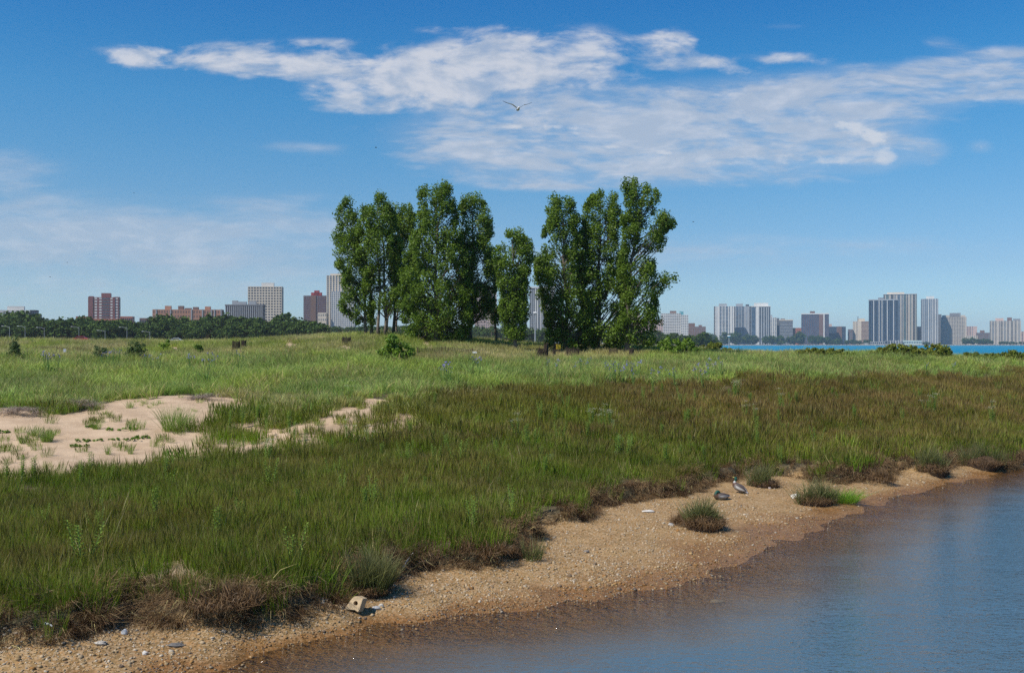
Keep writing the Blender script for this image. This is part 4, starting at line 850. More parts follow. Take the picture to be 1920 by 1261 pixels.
cage(391, 634, 8, 8, "small dark wire cage on the skyline of the left dune"); cage(443, 656, 14, 15, "square dark wire cage left of the pair on the dune, seen whole"); cage(457, 652, 9, 12, "narrow wire cage touching the square one on the dune")
cage(312, 668, 20, 7, "low broad wire cage below the sand spot on the left dune"); cage(650, 642, 16, 8, "faint wire cage on the slope below the leftmost tree")
cage(1012, 669, 16, 14, "leaning broken wire cage before the right grove", None, .25); cage(1024, 669, 8, 22, "tall upright wire cage beside the leaning broken one")
cage(1045, 660, 13, 15, "wire cage carrying a yellow sign before the right grove", mat("yellow_sign", (.60, .42, .03), .6)); cage(1039, 668, 5, 10, "thin wire cage just below the yellow sign cage"); cage(1074, 668, 24, 14, "broad see through wire cage right of the yellow sign")
cage(1150, 664, 16, 8, "faint low wire cage under the right grove"); cage(1184, 668, 9, 12, "small wire cage right of the dead shrub under the right grove")
def mesh_fence(a, b_, hpx, label):
    p, q = seen(*a), seen(*b_); k = p.y / F; h = (hpx + 5) * k; n = int((q - p).length / .35); root = empty("wire_fence", p); tag(root, label, "wire fence")
    m = MB()
    for i in range(n * 3 + 1):
        t_ = i / (n * 3); c = (q - p) * t_; c.z = hz(p.x + c.x, p.y + c.y) - p.z; m.box(c.x - .01, c.x + .01, c.y - .01, c.y + .01, c.z, c.z + h)
    for j in range(4):
        pts = []
        for i in range(n + 1):
            c = (q - p) * (i / n); c.z = hz(p.x + c.x, p.y + c.y) - p.z + h * (j + .6) / 4; pts.append(c)
        m.tube(pts, .012, 3, cap=False)
    m.build("mesh_panel", M_cage, root)
    for i in range(0, n + 1, 5):
        c = (q - p) * (i / n); c.z = hz(p.x + c.x, p.y + c.y) - p.z; m = MB(); m.tube([c - Vector((0, 0, .1)), c + Vector((0, 0, h * 1.15))], .03, 6); m.build("post", M_cage, root)
mesh_fence((783, 666), (905, 668), 8, "low dark wire fence across the slope right of the bright bush"); mesh_fence((30, 663), (170, 664), 6, "thin wire fence low on the left dune beside the juniper")
def stake_sign(px_, py_, hpx, wpx, tall, label, m_):
    g_ = seen(px_, py_ + 3); k = g_.y / F; root = empty("stake_sign", g_); tag(root, label, "stake sign"); h = (hpx + 5) * k; q = wpx * k
    m = MB(); m.tube([(0, 0, -.1), (0, 0, h)], .02, 6); m.build("stake", M_bark, root)
    m = MB(); m.box(-q / 2, q / 2, -.045, -.022, h - tall * k, h); m.build("board", m_, root)
stake_sign(890, 670, 9, 8, 3.2, "small white sign on a stake in the grass right of the bright bush", M_white); stake_sign(122, 668, 12, 5, 6, "small pale marker on a stake at the left dune", mat("pale_marker", (.45, .47, .52), .6))

# ------------------------------------------------------------------ flowers, weeds and tufts
M_viol = mat("violet_petal", (.20, .17, .55), .6, .2); M_stemg = mat("stem_green", (.13, .23, .05), .6, .2); M_weed = crown_mat("weed_leaf", (.17, .27, .035), (.28, .38, .06), .4); M_pale = mat("cream_blossom", (.62, .62, .48), .7, .2); M_sage = crown_mat("silver_leaf", (.27, .36, .16), (.42, .50, .26), .4)
def flower_proto(seed):
    r = random.Random(seed); root = empty("violet_flower"); m = MB(); f = MB()
    for _ in range(5):
        a = r.random() * 6.28; q = Vector((math.cos(a) * r.uniform(.02, .14), math.sin(a) * .1, r.uniform(.62, .86))); m.tube([(0, 0, 0), q * .55, q], .007, 4, cap=False)
        for j in range(4):
            c = q + Vector((r.gauss(0, .025), r.gauss(0, .025), r.gauss(0, .03)))
            for k in range(3):
                b_ = r.random() * 6.28; d = Vector((math.cos(b_), math.sin(b_), r.uniform(-.3, .6))) * .035; e = d.cross(Vector((.3, .2, 1))).normalized() * .016; f.add([c, c + d * .6 + e, c + d, c + d * .6 - e], [(0, 1, 2, 3)])
    for _ in range(8):
        a = r.random() * 6.28; d = Vector((math.cos(a), math.sin(a), 0)); e = Vector((-d.y, d.x, 0)) * .012; m.add([-e, e, d * .14 + e + Vector((0, 0, .3)), d * .14 - e + Vector((0, 0, .3)), d * .34 + Vector((0, 0, .38))], [(0, 1, 2, 3), (3, 2, 4)])
    m.build("stem", M_stemg, root); f.build("blossom", M_viol, root); return root
def weed_proto(seed, pale=False, m_=None, name="leafy_weed"):
    r = np.random.default_rng(seed); root = empty(name); m = MB(); vs = []; fs = []; bl = []
    for k in range(3 + (seed % 2)):
        lx, ly = r.normal(0, .12), r.normal(0, .1); H = r.uniform(.55, .8); top = Vector((lx, ly, H)); b0 = Vector((lx * .3, ly * .3, 0)); m.tube([b0, b0.lerp(top, .5), top], [.009, .007, .004], 4, cap=False)
        for j in range(26):
            t_ = .22 + .78 * j / 26; c = b0.lerp(top, t_); a = j * 2.4 + r.normal(0, .2); ln = .14 * (1.15 - .55 * t_); d = Vector((math.cos(a), math.sin(a), .55)).normalized() * ln; e = d.cross(Vector((0, 0, 1))).normalized() * .017
            o = len(vs); vs += [tuple(c), tuple(c + d * .45 + e), tuple(c + d - Vector((0, 0, .02))), tuple(c + d * .45 - e)]; fs.append((o, o + 1, o + 2, o + 3)); bl += [(r.random(), r.random(), 0, 1)] * 4
        if pale:
            f = MB()
            for _ in range(26):
                c = top + Vector((r.normal(0, .07), r.normal(0, .07), r.normal(.03, .025))); f.add([c + Vector((.016, 0, 0)), c + Vector((0, .016, .004)), c + Vector((-.016, 0, 0)), c + Vector((0, -.016, .004))], [(0, 1, 2, 3)])
            f.build("blossom", M_pale, root)
    m.build("stem", M_stemg, root)
    o = bpy.data.objects.new("foliage", np_mesh("foliage", np.array(vs), np.array(fs), m_ or M_weed, {'bl': np.array(bl)})); COL.objects.link(o); o.parent = root; return root
def place_many(protos_, spots, label, cat, group, sc=(.85, 1.2), seed=1, lift=0.):
    r = random.Random(seed); us = set()
    for (a, b_) in spots:
        g_ = seen(a, b_); i = r.randrange(len(protos_)); o = protos_[i] if i not in us else copy_thing(protos_[i], g_); us.add(i)
        q = r.uniform(*sc); o.location = g_ + Vector((0, 0, lift)); o.rotation_euler = (0, 0, r.random() * 6.28); o.scale = (q, q, q); tag(o, label, cat, group)
    for i, p in enumerate(protos_):
        if i not in us:
            for ch in list(p.children): bpy.data.objects.remove(ch)
            bpy.data.objects.remove(p)
VL = [(85, 678), (92, 682), (107, 683), (190, 673), (203, 674), (210, 672), (220, 672), (270, 677), (283, 677), (298, 678), (358, 682), (395, 677), (404, 681), (388, 701), (450, 680)]
VR = [(1028, 691), (1044, 692), (1081, 689), (1090, 691), (1104, 686), (1137, 694), (1144, 703), (1154, 703), (1162, 695), (1177, 689), (1168, 704), (1188, 713), (1198, 694), (1187, 703), (1150, 695), (1172, 700), (1223, 708), (1236, 704), (1252, 707), (1265, 713), (1306, 702), (1317, 716), (1325, 702), (1327, 693), (1338, 690), (1351, 691), (1738, 690), (1788, 688)]
VM = [(830, 706), (837, 705), (842, 708), (885, 691), (899, 692)]
dn = lambda L, k: [(a, b_ + k) for a, b_ in L]
place_many([flower_proto(i) for i in range(3)], dn(VL, 22), "violet blue wildflower rising from the marram grass above the sand", "wildflower", "violet wildflowers above the sand hollow", (1.1, 1.5), 1)
place_many([flower_proto(i + 5) for i in range(3)], dn(VM, 20), "violet blue wildflower in the marram grass below the bright bush", "wildflower", "violet wildflowers below the bright bush", (1.1, 1.5), 2)
place_many([flower_proto(i + 9) for i in range(3)], dn(VR, 20), "violet blue wildflower in the marram grass before the right grove", "wildflower", "violet wildflowers before the right grove", (1.0, 1.4), 3)
rw = random.Random(9)
WEEDS = [(1225, 752), (1205, 760), (1240, 745), (985, 850), (1000, 845), (1050, 835), (1100, 830), (1290, 800), (1305, 790), (1480, 760), (1495, 765), (1560, 750), (1570, 760), (1600, 800), (1700, 760), (1725, 755), (1840, 770), (1860, 795), (1870, 740), (1530, 840), (1640, 745), (1340, 820), (1420, 850), (1470, 820),
         (560, 960), (640, 940), (150, 920), (170, 905), (200, 915), (310, 900), (325, 890), (65, 905), (40, 915), (25, 860), (180, 1010), (290, 985), (450, 990), (700, 960), (760, 930), (1020, 900), (910, 905), (960, 980), (860, 880), (1250, 880), (1180, 860), (1240, 830), (900, 760), (940, 770), (500, 800), (560, 770)]
WEEDS += [(rw.uniform(420, 1900), rw.uniform(745, 880)) for _ in range(60)] + [(rw.uniform(0, 900), rw.uniform(900, 1080)) for _ in range(12)]
place_many([weed_proto(i) for i in range(4)], WEEDS, "bright green leafy weed poking out of the darker rushes", "weed", "leafy weeds among the rushes", (.6, 1.05), 5, .10)
place_many([weed_proto(i + 20, True, name="flowering_weed") for i in range(3)], [(1135, 812), (1145, 806), (1128, 815), (1110, 808), (1375, 752), (1380, 757), (1413, 798), (1400, 792), (690, 845), (652, 838), (505, 880), (655, 760), (1460, 775), (1740, 785), (1750, 780), (970, 830), (1860, 800)],
           "leafy weed topped with small cream white blossoms in the rushes", "flowering weed", "cream flowered weeds among the rushes", (.8, 1.2), 6, .12)
place_many([weed_proto(i + 30, m_=M_sage, name="silvery_weed") for i in range(3)], [(1150, 815), (1220, 885), (1160, 845), (1365, 805), (1225, 800), (1030, 880), (1160, 870), (1500, 815)], "pale silvery green weed standing in the rushes", "weed", "silvery weeds among the rushes", (.45, .7), 7, .05)
place_many([weed_proto(i + 40, m_=M_leaf2, name="dark_weed") for i in range(1)], [(600, 822)], "single dark green leafy weed on the sand left of the thin grass", "weed", None, (.7, .8), 8)

def tuft(px_, py_, hgt, wid, n, m_, label, root_ball=0, seed=1, name="grass_tuft", bw=.010, lean=.26):
    g_ = seen(px_, py_); r = np.random.default_rng(seed); o = empty(name, g_); tag(o, label, "grass tuft")
    vs_, ts_, as_, of_ = [], [], [], 0
    ks = 1 if not root_ball else 4
    for k in range(ks):
        ox, oy, hk = (0, 0, 1) if ks == 1 else (r.uniform(-.55, .55) * wid * .6, r.uniform(-.3, .3) * wid * .5, r.uniform(.45, 1.05))
        v, t_, a = blades(n // ks, wid / 2 * (.8 if ks == 1 else .42), hgt * hk, bw, lean * r.uniform(.8, 1.5), .7, r, straw=.15); v[:, 0] += ox; v[:, 1] += oy
        vs_.append(v); ts_.append(t_ + of_); as_.append(a); of_ += len(v)
    v, t_, a = np.concatenate(vs_), np.concatenate(ts_), np.concatenate(as_); v[:, 2] += root_ball * .6 * (1 - np.clip(np.hypot(v[:, 0], v[:, 1]) / (wid / 2 + .01), 0, 1) ** 2)
    q = bpy.data.objects.new("blades", np_mesh("blades", v, t_, m_, {'bl': a})); COL.objects.link(q); q.parent = o
    if root_ball:
        v, t_, a = blades(int(n * 1.3), wid / 2 * .8, root_ball * 1.1, .010, .55, .2, r, droop=.6, straw=.1, tangle=.035); v[:, 2] += root_ball * .35 * (1 - np.clip(np.hypot(v[:, 0], v[:, 1]) / (wid * .5), 0, 1) ** 2) * (.2 + 1.5 * vnoise(v[:, 0], v[:, 1], 3.5, seed))
        q = bpy.data.objects.new("root_ball", np_mesh("root_ball", v, t_, M_root1, {'bl': a})); COL.objects.link(q); q.parent = o
        if name == 'root_clump': return o
        bm = bmesh.new(); bmesh.ops.create_icosphere(bm, subdivisions=3, radius=1)
        for p in bm.verts: k = 1 + .35 * (vnoise([p.co.x * 2 + seed], [p.co.y * 2 + p.co.z * 3], 1)[0] - .5); p.co = Vector((p.co.x * wid * .40 * k, p.co.y * wid * .34 * k, p.co.z * root_ball * .9 * k))
        me = bpy.data.meshes.new("soil_clod"); bm.to_mesh(me); bm.free(); me.materials.append(M_clod); me.polygons.foreach_set('use_smooth', [True] * len(me.polygons)); q = bpy.data.objects.new("soil_clod", me); COL.objects.link(q); q.parent = o
    return o
def tuftmat(name, lo, hi): return crown_mat(name, lo, hi, .4)
M_t1 = tuftmat("tuft_green", (.26, .36, .06), (.16, .26, .04)); M_t2 = tuftmat("tuft_rush", (.11, .14, .035), (.22, .21, .08)); M_root1 = crown_mat("tuft_root", (.095, .05, .02), (.24, .15, .07), .1); M_clod = mat("dark_clod", (.07, .045, .028), .95, .1, var=.4, vscale=9, bump=1, bscale=25)
M_t3 = tuftmat("tuft_bright", (.24, .42, .03), (.14, .28, .02)); M_dead = crown_mat("dead_grass", (.24, .18, .14), (.40, .33, .27), .15)
tuft(1322, 992, .66, 1.05, 800, M_t2, "dark rush tussock on its own root mound on the gravel beach", .42, 1); tuft(1285, 985, .22, .9, 260, M_root1, "brown dead root clump spreading left of the lone rush tussock", .26, 2, "root_clump")
tuft(1528, 945, .6, 1.2, 560, M_t2, "grey green tussock at the water edge right of the white rock", .3, 3); tuft(1582, 941, .36, .9, 620, M_t3, "short bright green sedge tuft at the water edge", .0, 4, lean=.5)
tuft(692, 1112, .85, .85, 760, M_t2, "dark rush tussock standing before the bank above the broken block", .18, 5); tuft(998, 1050, .45, .5, 120, M_t2, "thin grey green tuft at the right end of the matted bank", .0, 6)
tuft(1432, 912, .7, 1.1, 460, M_t2, "rush tussock jutting from the bank above the white rock", .25, 7); tuft(1748, 888, .9, 1.2, 560, M_t2, "tall rush tussock on its mound jutting to the water at right", .45, 8)
tuft(1842, 876, .8, 1.6, 620, M_t2, "wide rush tussock drooping over the bank near the right edge", .4, 9); tuft(1640, 905, .4, 1.3, 380, M_root1, "brown overhanging root mass on the bank right of the bright sedge", .34, 10, "root_clump")
tuft(905, 1052, .3, 1.4, 420, M_root1, "brown root mass at the right end of the bank above the pale gravel", .3, 11, "root_clump"); tuft(420, 1160, .32, 1.3, 520, M_root1, "large brown root mass hanging over the gravel left of the block", .32, 12, "root_clump")
tuft(1905, 868, .5, 1.0, 300, M_root1, "brown root mass cut by the right edge of the picture", .35, 13, "root_clump")
for i, (a, b_, h_, wd_, n_, lab) in enumerate([(88, 828, .5, .45, 200, "bright green tuft alone on the sand, left part"), (62, 818, .4, .4, 110, "darker tuft touching the bright green tuft on the sand"), (181, 805, .38, .3, 90, "small tuft in the middle of the upper sand"), (255, 805, .4, .7, 110, "loose wide tuft on the sand left of the big one"),
        (325, 808, .95, .9, 330, "largest tuft on the sand hollow with long arching blades"), (350, 800, .6, .7, 160, "tuft just right of the largest one on the sand"), (43, 832, .3, .25, 60, "tiny tuft at the left edge of the sand"), (203, 852, .35, .2, 40, "thin upright tuft low on the sand"), (245, 852, .35, .2, 40, "thin pale tuft low on the sand, right of its twin"), (243, 765, .3, .3, 60, "small tuft just below the dead grass mat")]):
    tuft(a, b_, h_, wd_, n_, M_t1, lab, 0, 60 + i)
for i, (a, b_, wd_, lab) in enumerate([(172, 802, .5, "low creeping green sprig on the upper sand"), (168, 828, .9, "low creeping plant low on the middle sand"), (225, 808, 1.1, "low creeping plant below the loose wide tuft"), (235, 826, 1.2, "long creeping plant low on the sand"), (265, 822, .6, "short creeping plant right of the long one"), (150, 838, .6, "flat creeping sprig near the front of the sand"), (3, 812, .5, "green sprig cut by the left edge on the sand")]):
    g_ = seen(a, b_); r = np.random.default_rng(80 + i); o = empty("creeping_plant", g_); tag(o, lab, "creeping plant"); C_ = [(r.uniform(-wd_ / 2, wd_ / 2), r.normal(0, .06), .03 + abs(r.normal(0, .03))) for _ in range(16)]
    v, f, bl = leaf_cloud(C_, [.06] * 16, 14, .05, r); q = bpy.data.objects.new("foliage", np_mesh("foliage", v, f, M_leaf2, {'bl': bl})); COL.objects.link(q); q.parent = o
def dead_mat(px_, py_, wd_, h_, label, seed):
    g_ = seen(px_, py_); r = np.random.default_rng(seed); o = empty("dead_grass_mat", g_); tag(o, label, "dead grass"); vs, ts, as_ = [], [], []; off = 0
    for k in range(int(wd_ * 16)):
        v, t_, a = blades(26, .16, .30, .012, 1.6, .3, r, droop=.8, tangle=.03, straw=0); u = r.uniform(-1, 1); v = v + np.array([u * wd_ / 2, r.normal(0, .14), h_ * (1 - u * u) * r.uniform(.2, 1)]); vs.append(v); ts.append(t_ + off); as_.append(a); off += len(v)
    q = bpy.data.objects.new("dead_stalks", np_mesh("dead_stalks", np.concatenate(vs), np.concatenate(ts), M_dead, {'bl': np.concatenate(as_)})); COL.objects.link(q); q.parent = o
dead_mat(148, 768, 1.5, .32, "brown heap of dead grass on the upper edge of the sand", 1); dead_mat(38, 778, 1.3, .22, "grey dead grass slumping onto the sand at the left", 2); dead_mat(392, 750, 1.2, .2, "dead grass heap at the right end of the sand edge", 3)

# ------------------------------------------------------------------ ducks, gull, far birds
def vcol_mat(name, rough=.6, spec=.3):
    m = bpy.data.materials.new(name); m.use_nodes = True; t = m.node_tree; a = t.nodes.new('ShaderNodeAttribute'); a.attribute_name = 'col'; b_ = t.nodes['Principled BSDF']; t.links.new(a.outputs['Color'], b_.inputs['Base Color']); b_.inputs['Roughness'].default_value = rough; b_.inputs['Specular IOR Level'].default_value = spec; return m
M_fea = vcol_mat("feathers"); M_gloss = mat("dark_wing", (.03, .028, .03), .5)
def loft(rings, n, colf, name, m_, parent):
    """rings: (centre, half width, half height, tilt); one continuous skin"""
    vs, fs, cs = [], [], []
    for i, (c, rx, rz, tl) in enumerate(rings):
        for k in range(n):
            a = 2 * math.pi * k / n; lx, lz = math.cos(a) * rx, math.sin(a) * rz
            p = Vector(c) + Vector((-math.sin(tl) * lz, lx, math.cos(tl) * lz)); vs.append(tuple(p)); cs.append((*colf(i, a), 1))
    for i in range(len(rings) - 1):
        for k in range(n): fs.append((i * n + k, i * n + (k + 1) % n, (i + 1) * n + (k + 1) % n, (i + 1) * n + k))
    me = np_mesh(name, np.array(vs), np.array(fs), m_, {'col': np.array(cs)}, True); o = bpy.data.objects.new(name, me); COL.objects.link(o); o.parent = parent; return o
def duck(loc, rz, tucked, label):
    root = empty("mallard_duck", loc, rz); tag(root, label, "duck")
    grey, brown, black, white, green = (.24, .22, .20), (.09, .045, .03), (.015, .015, .018), (.65, .63, .6), (.01, .07, .05)
    # spine from tail (-x) to chest, then neck and head
    R_ = [((-.30, 0, .10), .012, .006, 0), ((-.25, 0, .105), .045, .02, 0), ((-.19, 0, .10), .075, .05, 0), ((-.10, 0, .10), .105, .085, 0), ((0, 0, .105), .12, .10, 0), ((.09, 0, .11), .112, .098, .1), ((.155, 0, .125), .085, .082, .4), ((.185, 0, .16), .055, .06, .9)]
    if not tucked: R_ += [((.19, 0, .205), .036, .036, 1.4), ((.19, 0, .235), .033, .033, 1.55), ((.195, 0, .262), .036, .038, 1.45), ((.205, 0, .29), .040, .045, 1.2), ((.225, 0, .308), .036, .038, .6), ((.25, 0, .305), .022, .026, .2), ((.262, 0, .303), .008, .01, .1)]
    else: R_ += [((.165, 0, .205), .04, .04, 1.7), ((.14, 0, .23), .04, .04, 2.3), ((.115, 0, .243), .045, .045, 2.8), ((.08, .01, .235), .04, .042, 3.2), ((.055, .015, .225), .026, .03, 3.3), ((.04, .02, .22), .008, .01, 3.3)]
    nb = len(R_)
    def colf(i, a):
        s_ = math.sin(a)
        if i <= 1: return white
        if i == 2: return black
        if i <= 5: return grey if s_ < .55 else (.10, .08, .07)
        if i <= 7: return brown
        if i == 8 and not tucked: return white
        return green
    loft(R_, 16, colf, "body", M_fea, root)
    for sg in (-1, 1):
        rr = [((-.24, sg * .045, .135), .008, .012, 0), ((-.17, sg * .085, .135), .014, .04, 0), ((-.06, sg * .112, .135), .018, .062, 0), ((.04, sg * .112, .135), .018, .058, 0), ((.10, sg * .09, .14), .008, .02, 0)]
        loft(rr, 10, lambda i, a: (.46, .45, .43) if math.sin(a) < .2 and i > 0 else (.07, .05, .045), "wing", M_fea, root)
    m = MB(); hx = .262 if not tucked else .05; hz_ = .298 if not tucked else .215; d = 1 if not tucked else -1
    m.tube([(hx - .02 * d, 0, hz_), (hx + .02 * d, 0, hz_ - .006), (hx + .045 * d, 0, hz_ - .010)], [.014, .013, .010], 8); m.build("bill", mat("bill", (.45, .42, .10), .5), root)
    for sg in (-1, 1):
        m = MB(); ex = .235 if not tucked else .09; m.tube([(ex, sg * .026, hz_ + .016), (ex, sg * .036, hz_ + .016)], .006, 8); m.build("eye", M_black, root)
    return root
g_ = seen(1383, 924); d1 = duck(g_ + Vector((0, 0, .05)), R(150), False, "drake with a dark green head and pale flank sitting upright on the beach")
d1.rotation_euler.y = R(-27)
g_ = seen(1352, 937); d2 = duck(g_ + Vector((0, 0, -.02)), R(200), True, "drake curled up with its green head tucked back, beside the lone tussock")
def gull(loc, span, rz, label):
    root = empty("flying_gull", loc, rz); tag(root, label, "gull"); wht = (.75, .75, .74)
    R_ = [((-.30, 0, .03), .07, .005, 0), ((-.2, 0, .02), .045, .02, 0), ((-.1, 0, .0), .06, .05, 0), ((.02, 0, -.01), .072, .066, 0), ((.12, 0, 0), .06, .055, 0), ((.19, 0, .02), .036, .036, 0), ((.23, 0, .03), .034, .034, 0), ((.265, 0, .028), .018, .018, 0), ((.275, 0, .027), .006, .006, 0)]
    loft(R_, 14, lambda i, a: wht, "body", M_fea, root)
    for sg in (-1, 1):
        Y_ = np.array([0, .12, .26, .40, .54, .66]) * span / 1.32; Zz = np.array([.03, .10, .19, .23, .29, .36]) * span / 1.32; ch = [.16, .17, .15, .12, .085, .015]; sw = [0, .03, .05, .02, -.05, -.12]
        vs, fs, cs = [], [], []
        for i in range(6):
            for (a, b_) in ((-.5, 0), (-.1, .010), (.5, .0), (-.1, -.006)):
                vs.append((sw[i] + a * ch[i], sg * Y_[i], Zz[i] + b_)); cs.append(((.03, .03, .03) if i >= 4 else ((.45, .47, .5) if b_ > 0 else wht)) + (1,))
        for i in range(5):
            for k in range(4): fs.append((i * 4 + k, i * 4 + (k + 1) % 4, (i + 1) * 4 + (k + 1) % 4, (i + 1) * 4 + k))
        o = bpy.data.objects.new("wing", np_mesh("wing", np.array(vs), np.array(fs), M_fea, {'col': np.array(cs)}, True)); COL.objects.link(o); o.parent = root
    m = MB(); m.tube([(.27, 0, .027), (.305, 0, .022), (.32, 0, .012)], [.012, .009, .003], 8); m.build("bill", mat("gull_bill", (.6, .4, .05), .5), root); return root
gull(WD(971, 205, 44), 1.32, R(-78), "white gull gliding with raised wings below the clouds")
for i, (a, b_, D, lab) in enumerate([(94, 519, 150, "tiny dark bird lowest at the far left sky"), (126, 492, 160, "tiny dark bird above the lowest one at the left"), (267, 546, 170, "tiny dark bird above the orange brick block"), (705, 277, 110, "tiny dark bird high above the left grove"), (251, 362, 170, "tiny dark bird high in the left sky"), (1300, 416, 120, "tiny dark bird right of the right grove")]):
    root = empty("small_bird", WD(a, b_, D), i * 1.1); tag(root, lab, "bird"); loft([((-.12, 0, 0), .02, .004, 0), ((-.05, 0, 0), .03, .025, 0), ((.03, 0, 0), .035, .03, 0), ((.09, 0, .01), .022, .022, 0), ((.13, 0, .005), .004, .004, 0)], 8, lambda i, a: (.02, .02, .02), "body", M_fea, root)
    for sg in (-1, 1):
        m = MB(); m.add([(.05, sg * .02, .01), (.06, sg * .13, .06), (-.05, sg * .26, .05), (-.03, sg * .12, .05), (-.04, sg * .02, .01), (.0, sg * .13, .045)], [(0, 1, 3, 4), (1, 2, 3), (0, 5, 1), (4, 3, 5)]); m.build("wing", M_gloss, root)

# ------------------------------------------------------------------ block, rocks and sticks on the beach
M_blk = mat("weathered_concrete", (.50, .37, .22), .85, .2, var=.2, vscale=14, bump=.4, bscale=60)
g_ = W(655, 1143, hz(*W(655, 1143, .1)[:2]) + .0); root = empty("concrete_block", g_ + Vector((0, 0, -.01)), R(-10)); tag(root, "broken tan concrete block with a round hole lying on the gravel", "concrete block")
k = g_.y / F * 1.0 / 14.0
out = [(-11, 1), (-9.5, 5), (-5, 12), (1.5, 22), (6, 26.5), (12, 27.5), (20, 24.5), (24, 23), (20, 4), (17.5, -2), (10, 1.5), (-3, 2)]
out = [(a * g_.y / F, b_ * g_.y / F) for a, b_ in out]; hc = (10.5 * g_.y / F, 14 * g_.y / F); hr = 4.0 * g_.y / F
bm = bmesh.new(); ov = [bm.verts.new((a, 0, b_)) for a, b_ in out]; hv = [bm.verts.new((hc[0] + math.cos(i / 20 * 6.2832) * hr, 0, hc[1] + math.sin(i / 20 * 6.2832) * hr)) for i in range(20)]
es = [bm.edges.new((L[i], L[(i + 1) % len(L)])) for L in (ov, hv) for i in range(len(L))]
bmesh.ops.triangle_fill(bm, use_beauty=True, edges=es)
for f in [f for f in bm.faces if (f.calc_center_median() - Vector((hc[0], 0, hc[1]))).length < hr * .8 and all(v in hv for v in f.verts)]: bm.faces.remove(f)
ex = bmesh.ops.extrude_face_region(bm, geom=list(bm.faces)); vv = [e for e in ex['geom'] if isinstance(e, bmesh.types.BMVert)]; bmesh.ops.translate(bm, verts=vv, vec=(.02, .17, .03)); bmesh.ops.recalc_face_normals(bm, faces=bm.faces)
bmesh.ops.bevel(bm, geom=[e for e in bm.edges if e.calc_face_angle(0) > .8], offset=.006, segments=2, affect='EDGES')
me = bpy.data.meshes.new("block_body"); bm.to_mesh(me); bm.free(); me.materials.append(M_blk); o = bpy.data.objects.new("block_body", me); COL.objects.link(o); o.parent = root; o.rotation_euler.x = R(-22)
m = MB(); m.box(hc[0] - hr * 1.3, hc[0] + hr * 1.3, .10, .105, hc[1] - hr * 1.3, hc[1] + hr * 1.3); q = m.build("hole_bottom", M_clod, o)
m = MB()
m.add([(-.30, .0, -.02), (-.26, -.03, .06), (-.12, -.05, .05), (-.06, -.03, -.02), (-.27, .10, .07), (-.08, .12, .09), (-.30, .14, -.02), (-.04, .14, -.02)], [(0, 3, 2, 1), (1, 2, 5, 4), (0, 1, 4, 6), (2, 3, 7, 5), (6, 4, 5, 7)]); m.build("broken_end", M_blk, root)
def rock(px_, py_, wd_, h_, col, label, seed, name="rock", rgh=.8):
    g_ = seen(px_, py_); r = random.Random(seed); bm = bmesh.new(); bmesh.ops.create_icosphere(bm, subdivisions=3, radius=1)
    for v in bm.verts: q = 1 + .5 * (vnoise([v.co.x * 1.3 + seed], [v.co.y * 1.3 + v.co.z * 2], 1)[0] - .5); v.co = Vector((v.co.x * wd_ / 2 * q, v.co.y * wd_ * .36 * q, max(v.co.z, -.4) * h_ / 1.6 * q))
    me = bpy.data.meshes.new(name); bm.to_mesh(me); bm.free(); me.materials.append(mat("stone", col, rgh, .3, var=.15, vscale=20, bump=.5, bscale=40)); o = bpy.data.objects.new(name, me); COL.objects.link(o); o.location = g_ + Vector((0, 0, h_ * .2)); tag(o, label, "rock"); return o
rock(1492, 935, .30, .17, (.66, .62, .54), "largest white rock on the beach left of the water edge tussock", 1); rock(1443, 916, .10, .07, (.62, .52, .46), "small pinkish white rock between the drakes and the large white rock", 2)
rock(233, 1192, .10, .09, (.42, .44, .46), "round grey stone on the gravel at lower left", 3); rock(272, 1228, .09, .06, (.50, .47, .43), "pale flat stone low at the lower left", 4); rock(418, 1174, .13, .08, (.12, .11, .11), "dark grey stone under the bank at lower left", 5); rock(441, 1163, .07, .06, (.30, .32, .35), "small blue grey stone beside the dark one under the bank", 6)
rock(188, 1210, .17, .06, (.46, .41, .34), "flat pale slab stone left of the round grey stone", 7); rock(330, 1213, .22, .05, (.13, .12, .11), "flat dark slab on the gravel at lower left", 8); rock(705, 1146, .13, .06, (.38, .37, .36), "grey stone right of the broken block", 9); rock(1344, 1130, .25, .07, (.32, .27, .22), "stone just under the pond surface", 10)
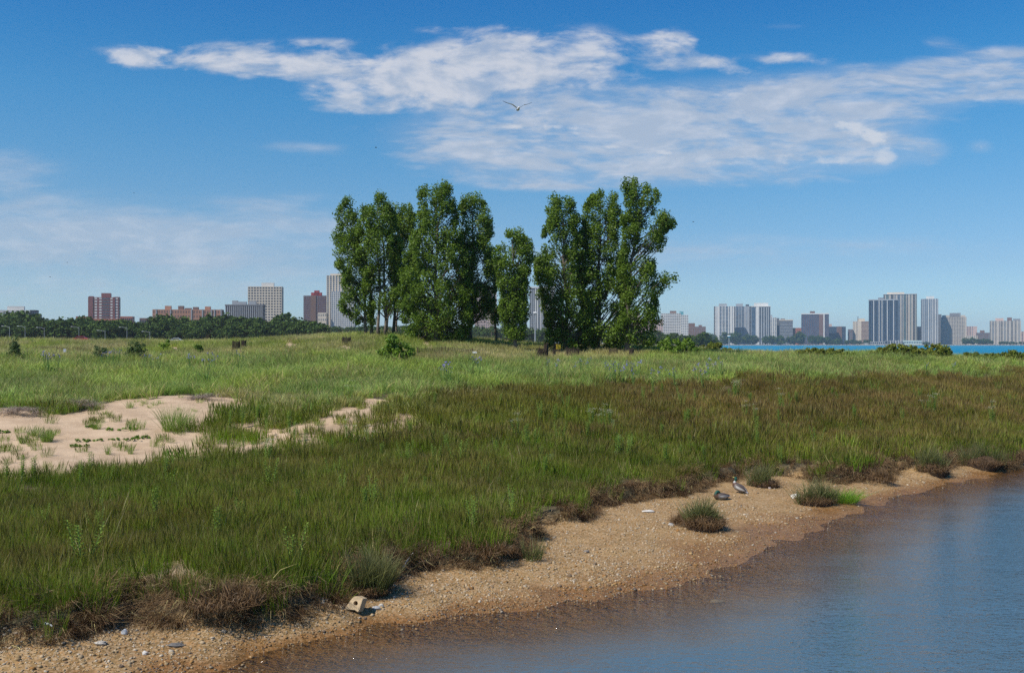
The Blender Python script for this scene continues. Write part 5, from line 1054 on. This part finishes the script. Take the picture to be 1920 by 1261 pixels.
rock(1215, 960, .30, .06, (.55, .52, .47), "flat pale stone high on the beach left of the lone tussock", 11); rock(1258, 985, .12, .07, (.45, .43, .40), "grey stone on the beach left of the lone tussock", 12); rock(1100, 1035, .12, .06, (.20, .18, .16), "dark stone on the middle of the beach", 13); rock(715, 1140, .09, .07, (.55, .50, .42), "pale stone next to the grey one by the broken block", 14)
def stick(a, b_, rad, col, label, fork=False, z1=.12):
    p, q = seen(*a), seen(*b_); q.y = p.y + (q.y - p.y) * .4; q.x = p.x + (b_[0] - a[0]) / F * p.y; q.z = p.z + z1; p = p + Vector((0, 0, .03)); m = MB(); o = None
    mm = mat("stick_wood", col, .8, .2, var=.2, vscale=20)
    m.tube([(0, 0, 0), (q - p) * .5 + Vector((0, 0, .012)), (q - p)], [rad * 1.1, rad, rad * .6], 6)
    if fork: m.tube([(0, 0, 0), (-.07, .01, .012)], [rad, rad * .5], 5); m.tube([(0, 0, 0), (-.03, -.03, -.015)], [rad, rad * .5], 5); m.tube([(0, 0, 0), (.03, -.03, -.01)], [rad, rad * .5], 5)
    o = m.build("stick", mm); o.location = p; tag(o, label, "stick")
stick((757, 1066), (772, 1048), .012, (.72, .69, .64), "bleached white forked stick leaning on the matted bank", True, .22)
stick((735, 1072), (752, 1070), .008, (.42, .32, .2), "thin tan twig lying below the white forked stick"); stick((84, 1192), (101, 1202), .016, (.52, .55, .58), "short grey stick among yellow leaves below the bank at far left", z1=.0)
stick((238, 1152), (282, 1168), .006, (.45, .40, .16), "long thin yellowish stalk lying below the bank at lower left", z1=.0); stick((775, 1065), (800, 1058), .009, (.35, .27, .2), "curved brown root end sticking out below the bank")

# ------------------------------------------------------------------ air
hm = bpy.data.materials.new("haze_air"); hm.use_nodes = True; t = hm.node_tree; t.nodes.clear(); pv = t.nodes.new('ShaderNodeVolumePrincipled'); pv.inputs['Color'].default_value = (.78, .90, 1., 1); pv.inputs['Density'].default_value = HAZE = .00010; pv.inputs['Anisotropy'].default_value = .2
o_ = t.nodes.new('ShaderNodeOutputMaterial'); t.links.new(pv.outputs[0], o_.inputs['Volume'])
m = MB(); m.box(-6100, 6100, -310, 9100, -4, 190); hb = m.build("haze", hm); tag(hb, "thin blue summer haze over the lake and city", "haze", kind="stuff")
